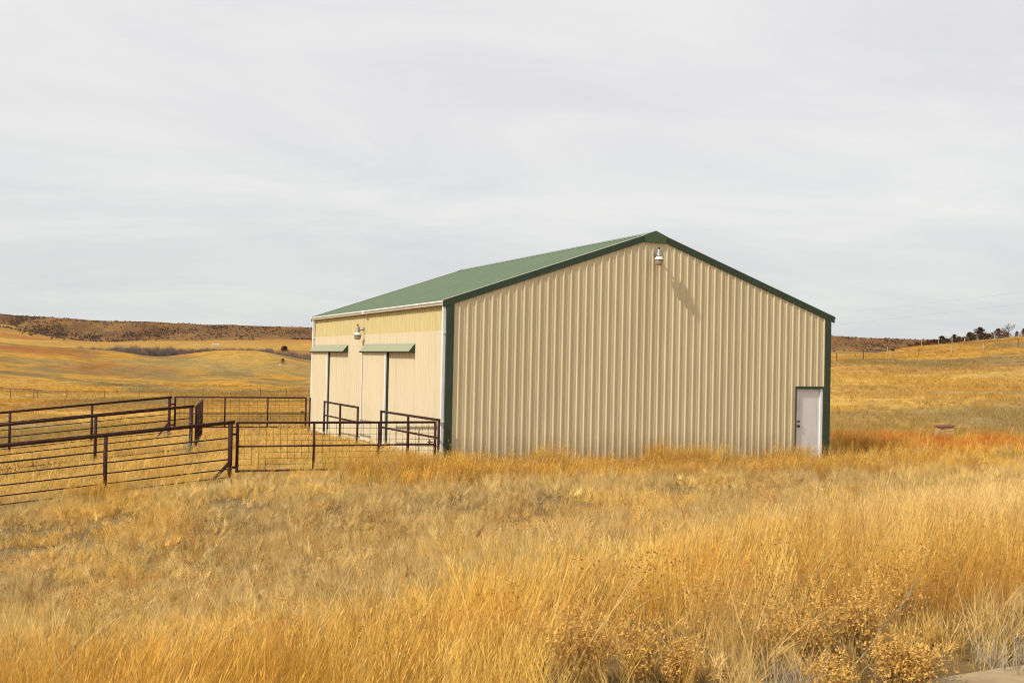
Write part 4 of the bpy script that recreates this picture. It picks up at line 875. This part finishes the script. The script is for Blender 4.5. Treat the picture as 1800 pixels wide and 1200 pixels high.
# ------------------------------------------------------------------ weeds and bunches at the road's edge
def icos(C, r):
    """small seed heads: octahedra with a tuft of bracts"""
    n = len(C); base = np.array([(1, 0, 0), (-1, 0, 0), (0, 1, 0), (0, -1, 0), (0, 0, .8), (0, 0, -.8)], float)
    v = (C[:, None]+base[None]*r[:, None, None]*RNG.uniform(.75, 1.25, (n, 6, 1))).reshape(-1, 3); i = np.arange(n)[:, None]*6
    tri = np.array([(0, 2, 4), (2, 1, 4), (1, 3, 4), (3, 0, 4), (2, 0, 5), (1, 2, 5), (3, 1, 5), (0, 3, 5)]); return v, (i[:, :, None]+tri[None]).reshape(-1, 3)
def weed(label, px, py, h, r, stems, heads_per, tint='gum_head', group='dry flowering weeds by the road', hs=(.004, .010)):
    p = ground_at(px, py); t = thing('dried_weed', label, 'weed', p, group)
    n = stems; az = RNG.random(n)*6.283; L = h*RNG.uniform(.65, 1.05, n); lean = np.abs(RNG.normal(.1, .12, n)); bend = RNG.uniform(.1, 1.0, n)*r/h
    v, f, P = ribbons(disc(n, r*.25), az, lean, bend*1.3, L, np.full(n, .0065), 5, tip=.5); parts = [(v, f, per(v, RNG.random(n)))]
    m = n*5; k = np.repeat(np.arange(n), 5); seg = RNG.integers(2, 6, m); v, f, Q = ribbons(P[k, seg], RNG.random(m)*6.283, RNG.uniform(.2, .9, m), RNG.normal(-.2, .3, m), h*RNG.uniform(.12, .32, m), np.full(m, .0034), 3, tip=.6); parts.append((v, f, per(v, RNG.random(m))))
    V, F, S = joinm(parts); o = link('stems', fast_mesh('stems', V, F, 'gum_stem', S), t); o['kind'] = 'stuff'
    T = Q[:, -1]; C = np.repeat(T, heads_per, 0)+RNG.normal(0, .03, (m*heads_per, 3)); v, f = icos(C, RNG.uniform(*hs, len(C)))
    o = link('seed_heads', fast_mesh('seed_heads', v, f, tint, per(v, RNG.random(len(C)))), t); o['kind'] = 'stuff'
    C = np.repeat(C, 3, 0); D = RNG.normal(0, 1, (len(C), 3))+[0, 0, .4]; D /= np.linalg.norm(D, axis=1)[:, None]; v, f = diamonds(C+D*.009, D, RNG.uniform(.012, .03, len(C)), RNG.uniform(.005, .011, len(C)))
    o = link('bracts', fast_mesh('bracts', v, f, tint, per(v, RNG.random(len(C)))), t); o['kind'] = 'stuff'
weed('tallest bushy golden weed in the lower right foreground', 1510, 1160, .43, .40, 62, 3)
weed('wide golden weed left of the tallest one in the lower right', 1400, 1160, .31, .48, 60, 3)
weed('thin pale weed standing right of the tallest golden weed', 1590, 1120, .42, .24, 24, 2)
weed('dense low golden weed at the bottom edge beside the bare dirt', 1590, 1208, .27, .40, 70, 3)
weed('low spreading golden weed at the bottom edge left of the densest one', 1465, 1214, .19, .40, 46, 3)
weed('small golden weed at the bottom edge below the barn wall centre', 1125, 1205, .34, .26, 34, 3)
weed('compact golden weed right beside the small one at the bottom edge', 1195, 1208, .24, .24, 30, 3)
weed('loose golden weed at the bottom edge under arching straw blades', 1015, 1208, .40, .34, 44, 3)
weed('short golden weed at the bottom edge in the middle of the photo', 760, 1222, .26, .12, 10, 3)
weed('short golden weed at the bottom edge left of the middle', 690, 1226, .28, .14, 12, 3)
def straw_bunch(label, px, py, n, h, r, mat='straw', w=(.004, .008), name='straw_bunch'):
    p = ground_at(px, py); v, f, P = ribbons(disc(n, r*.3), RNG.random(n)*6.283, np.abs(RNG.normal(.35, .25, n)), RNG.normal(.35, .35, n), h*RNG.uniform(.5, 1.1, n), RNG.uniform(*w, n), 6)
    o = link(name, fast_mesh(name, v, f, mat, per(v, RNG.random(n)))); _place(o, p); tag(o, label, 'grass tuft')
straw_bunch('large pale straw bunch in the lower right corner above the dirt', 1745, 1128, 170, .44, .42)
straw_bunch('smaller pale straw tuft left of the large straw bunch', 1660, 1135, 80, .30, .30)
straw_bunch('pale straw tuft at the right edge beside the large straw bunch', 1815, 1120, 110, .40, .34)
straw_bunch('bent straw stalks standing alone in the lower right foreground', 1320, 1190, 16, .60, .12, 'straw', (.006, .011))
straw_bunch('arching straw blades left of centre at the bottom of the photo', 985, 1215, 16, .95, .12, 'straw', (.006, .010))
straw_bunch('grey brown straw tangle left of the dirt at the bottom edge', 1390, 1222, 160, .30, .4, 'grey_twig', (.003, .006))
straw_bunch('olive straw tangle under the golden weeds at the bottom edge', 1300, 1228, 130, .34, .35, 'straw', (.003, .006))
def twig_bush(label, px, py, h, r):
    p = ground_at(px, py); v, f, s = bush_twigs(90, h, r, .006); o = link('twig_bush', fast_mesh('twig_bush', v, f, 'grey_twig', s)); _place(o, p); tag(o, label, 'shrub')
twig_bush('low grey twiggy bush on the dirt at the right edge', 1775, 1172, .24, .42)
def stick(label, a, b):
    A = ground_at(*a); B = ground_at(*b); B[2] += .38; A[2] += .03; o = MB()
    d = B-A; n = 6; prev = A-A
    for k in range(1, n+1):
        q = d*k/n+RNG.normal(0, .012, 3); o.tube(prev, q, .008*(1-.1*k), 5, .008*(1-.1*(k+1)))
        if k in (4, 5): o.tube(q, q+d*.22+np.array([.03, .02, .1*(k-4.3)]), .0035, 4, .0015)
        prev = q
    s = o.build('dead_stick', 'grey_twig'); _place(s, A); tag(s, label, 'stick')
stick('long dead stick leaning across the golden weeds', (1480, 1199), (1600, 1150))
# dead weeds caught on the corral posts
def stalks(label, x, y, n, h, mat, r, lean=.25):
    v, f, P = ribbons(disc(n, r), RNG.random(n)*6.283, np.abs(RNG.normal(lean, .2, n)), RNG.normal(.3, .4, n), h*RNG.uniform(.4, 1.1, n), RNG.uniform(.006, .014, n), 4)
    a = [(v, f, per(v, RNG.random(n)))]; C = np.repeat(P[:, 2:].reshape(-1, 3), 3, 0); C = C+RNG.normal(0, .025, C.shape); D = RNG.normal(0, 1, C.shape); D /= np.linalg.norm(D, axis=1)[:, None]; v, f = diamonds(C, D, RNG.uniform(.03, .06, len(C)), RNG.uniform(.012, .025, len(C))); a.append((v, f, per(v, RNG.random(len(C)))))
    V, F, S = joinm(a); o = link('dead_stalks', fast_mesh('dead_stalks', V, F, mat, S)); _place(o, (x, y, gz1(x, y))); tag(o, label, 'weed', 'dead weeds in the corral')
stalks('grey dead weeds piled against the end post of the middle fence', -5.6, 7.85, 34, .95, 'grey_twig', .16)
stalks('grey dead weeds against the end post of the rear fence', -5.5, 15.2, 26, .7, 'grey_twig', .18)
stalks('grey dead weeds under the open mesh gate', -5.1, 8.8, 22, .5, 'grey_twig', .3)
stalks('dark brown seed stalks at the left edge behind the nearest fence', -10.9, 5.6, 34, 1.0, 'red_stem', .5, .12)
stalks('dark brown seed stalks between the left fence posts', -10.2, 6.2, 30, .85, 'red_stem', .5, .12)
stalks('shorter dark brown stalks right of the other brown stalks', -9.4, 6.6, 24, .65, 'red_stem', .5, .12)
stalks('pale dead stalks at the far end of the alley by the rear gate', -1.2, 14.4, 60, .75, 'straw', .6, .2)
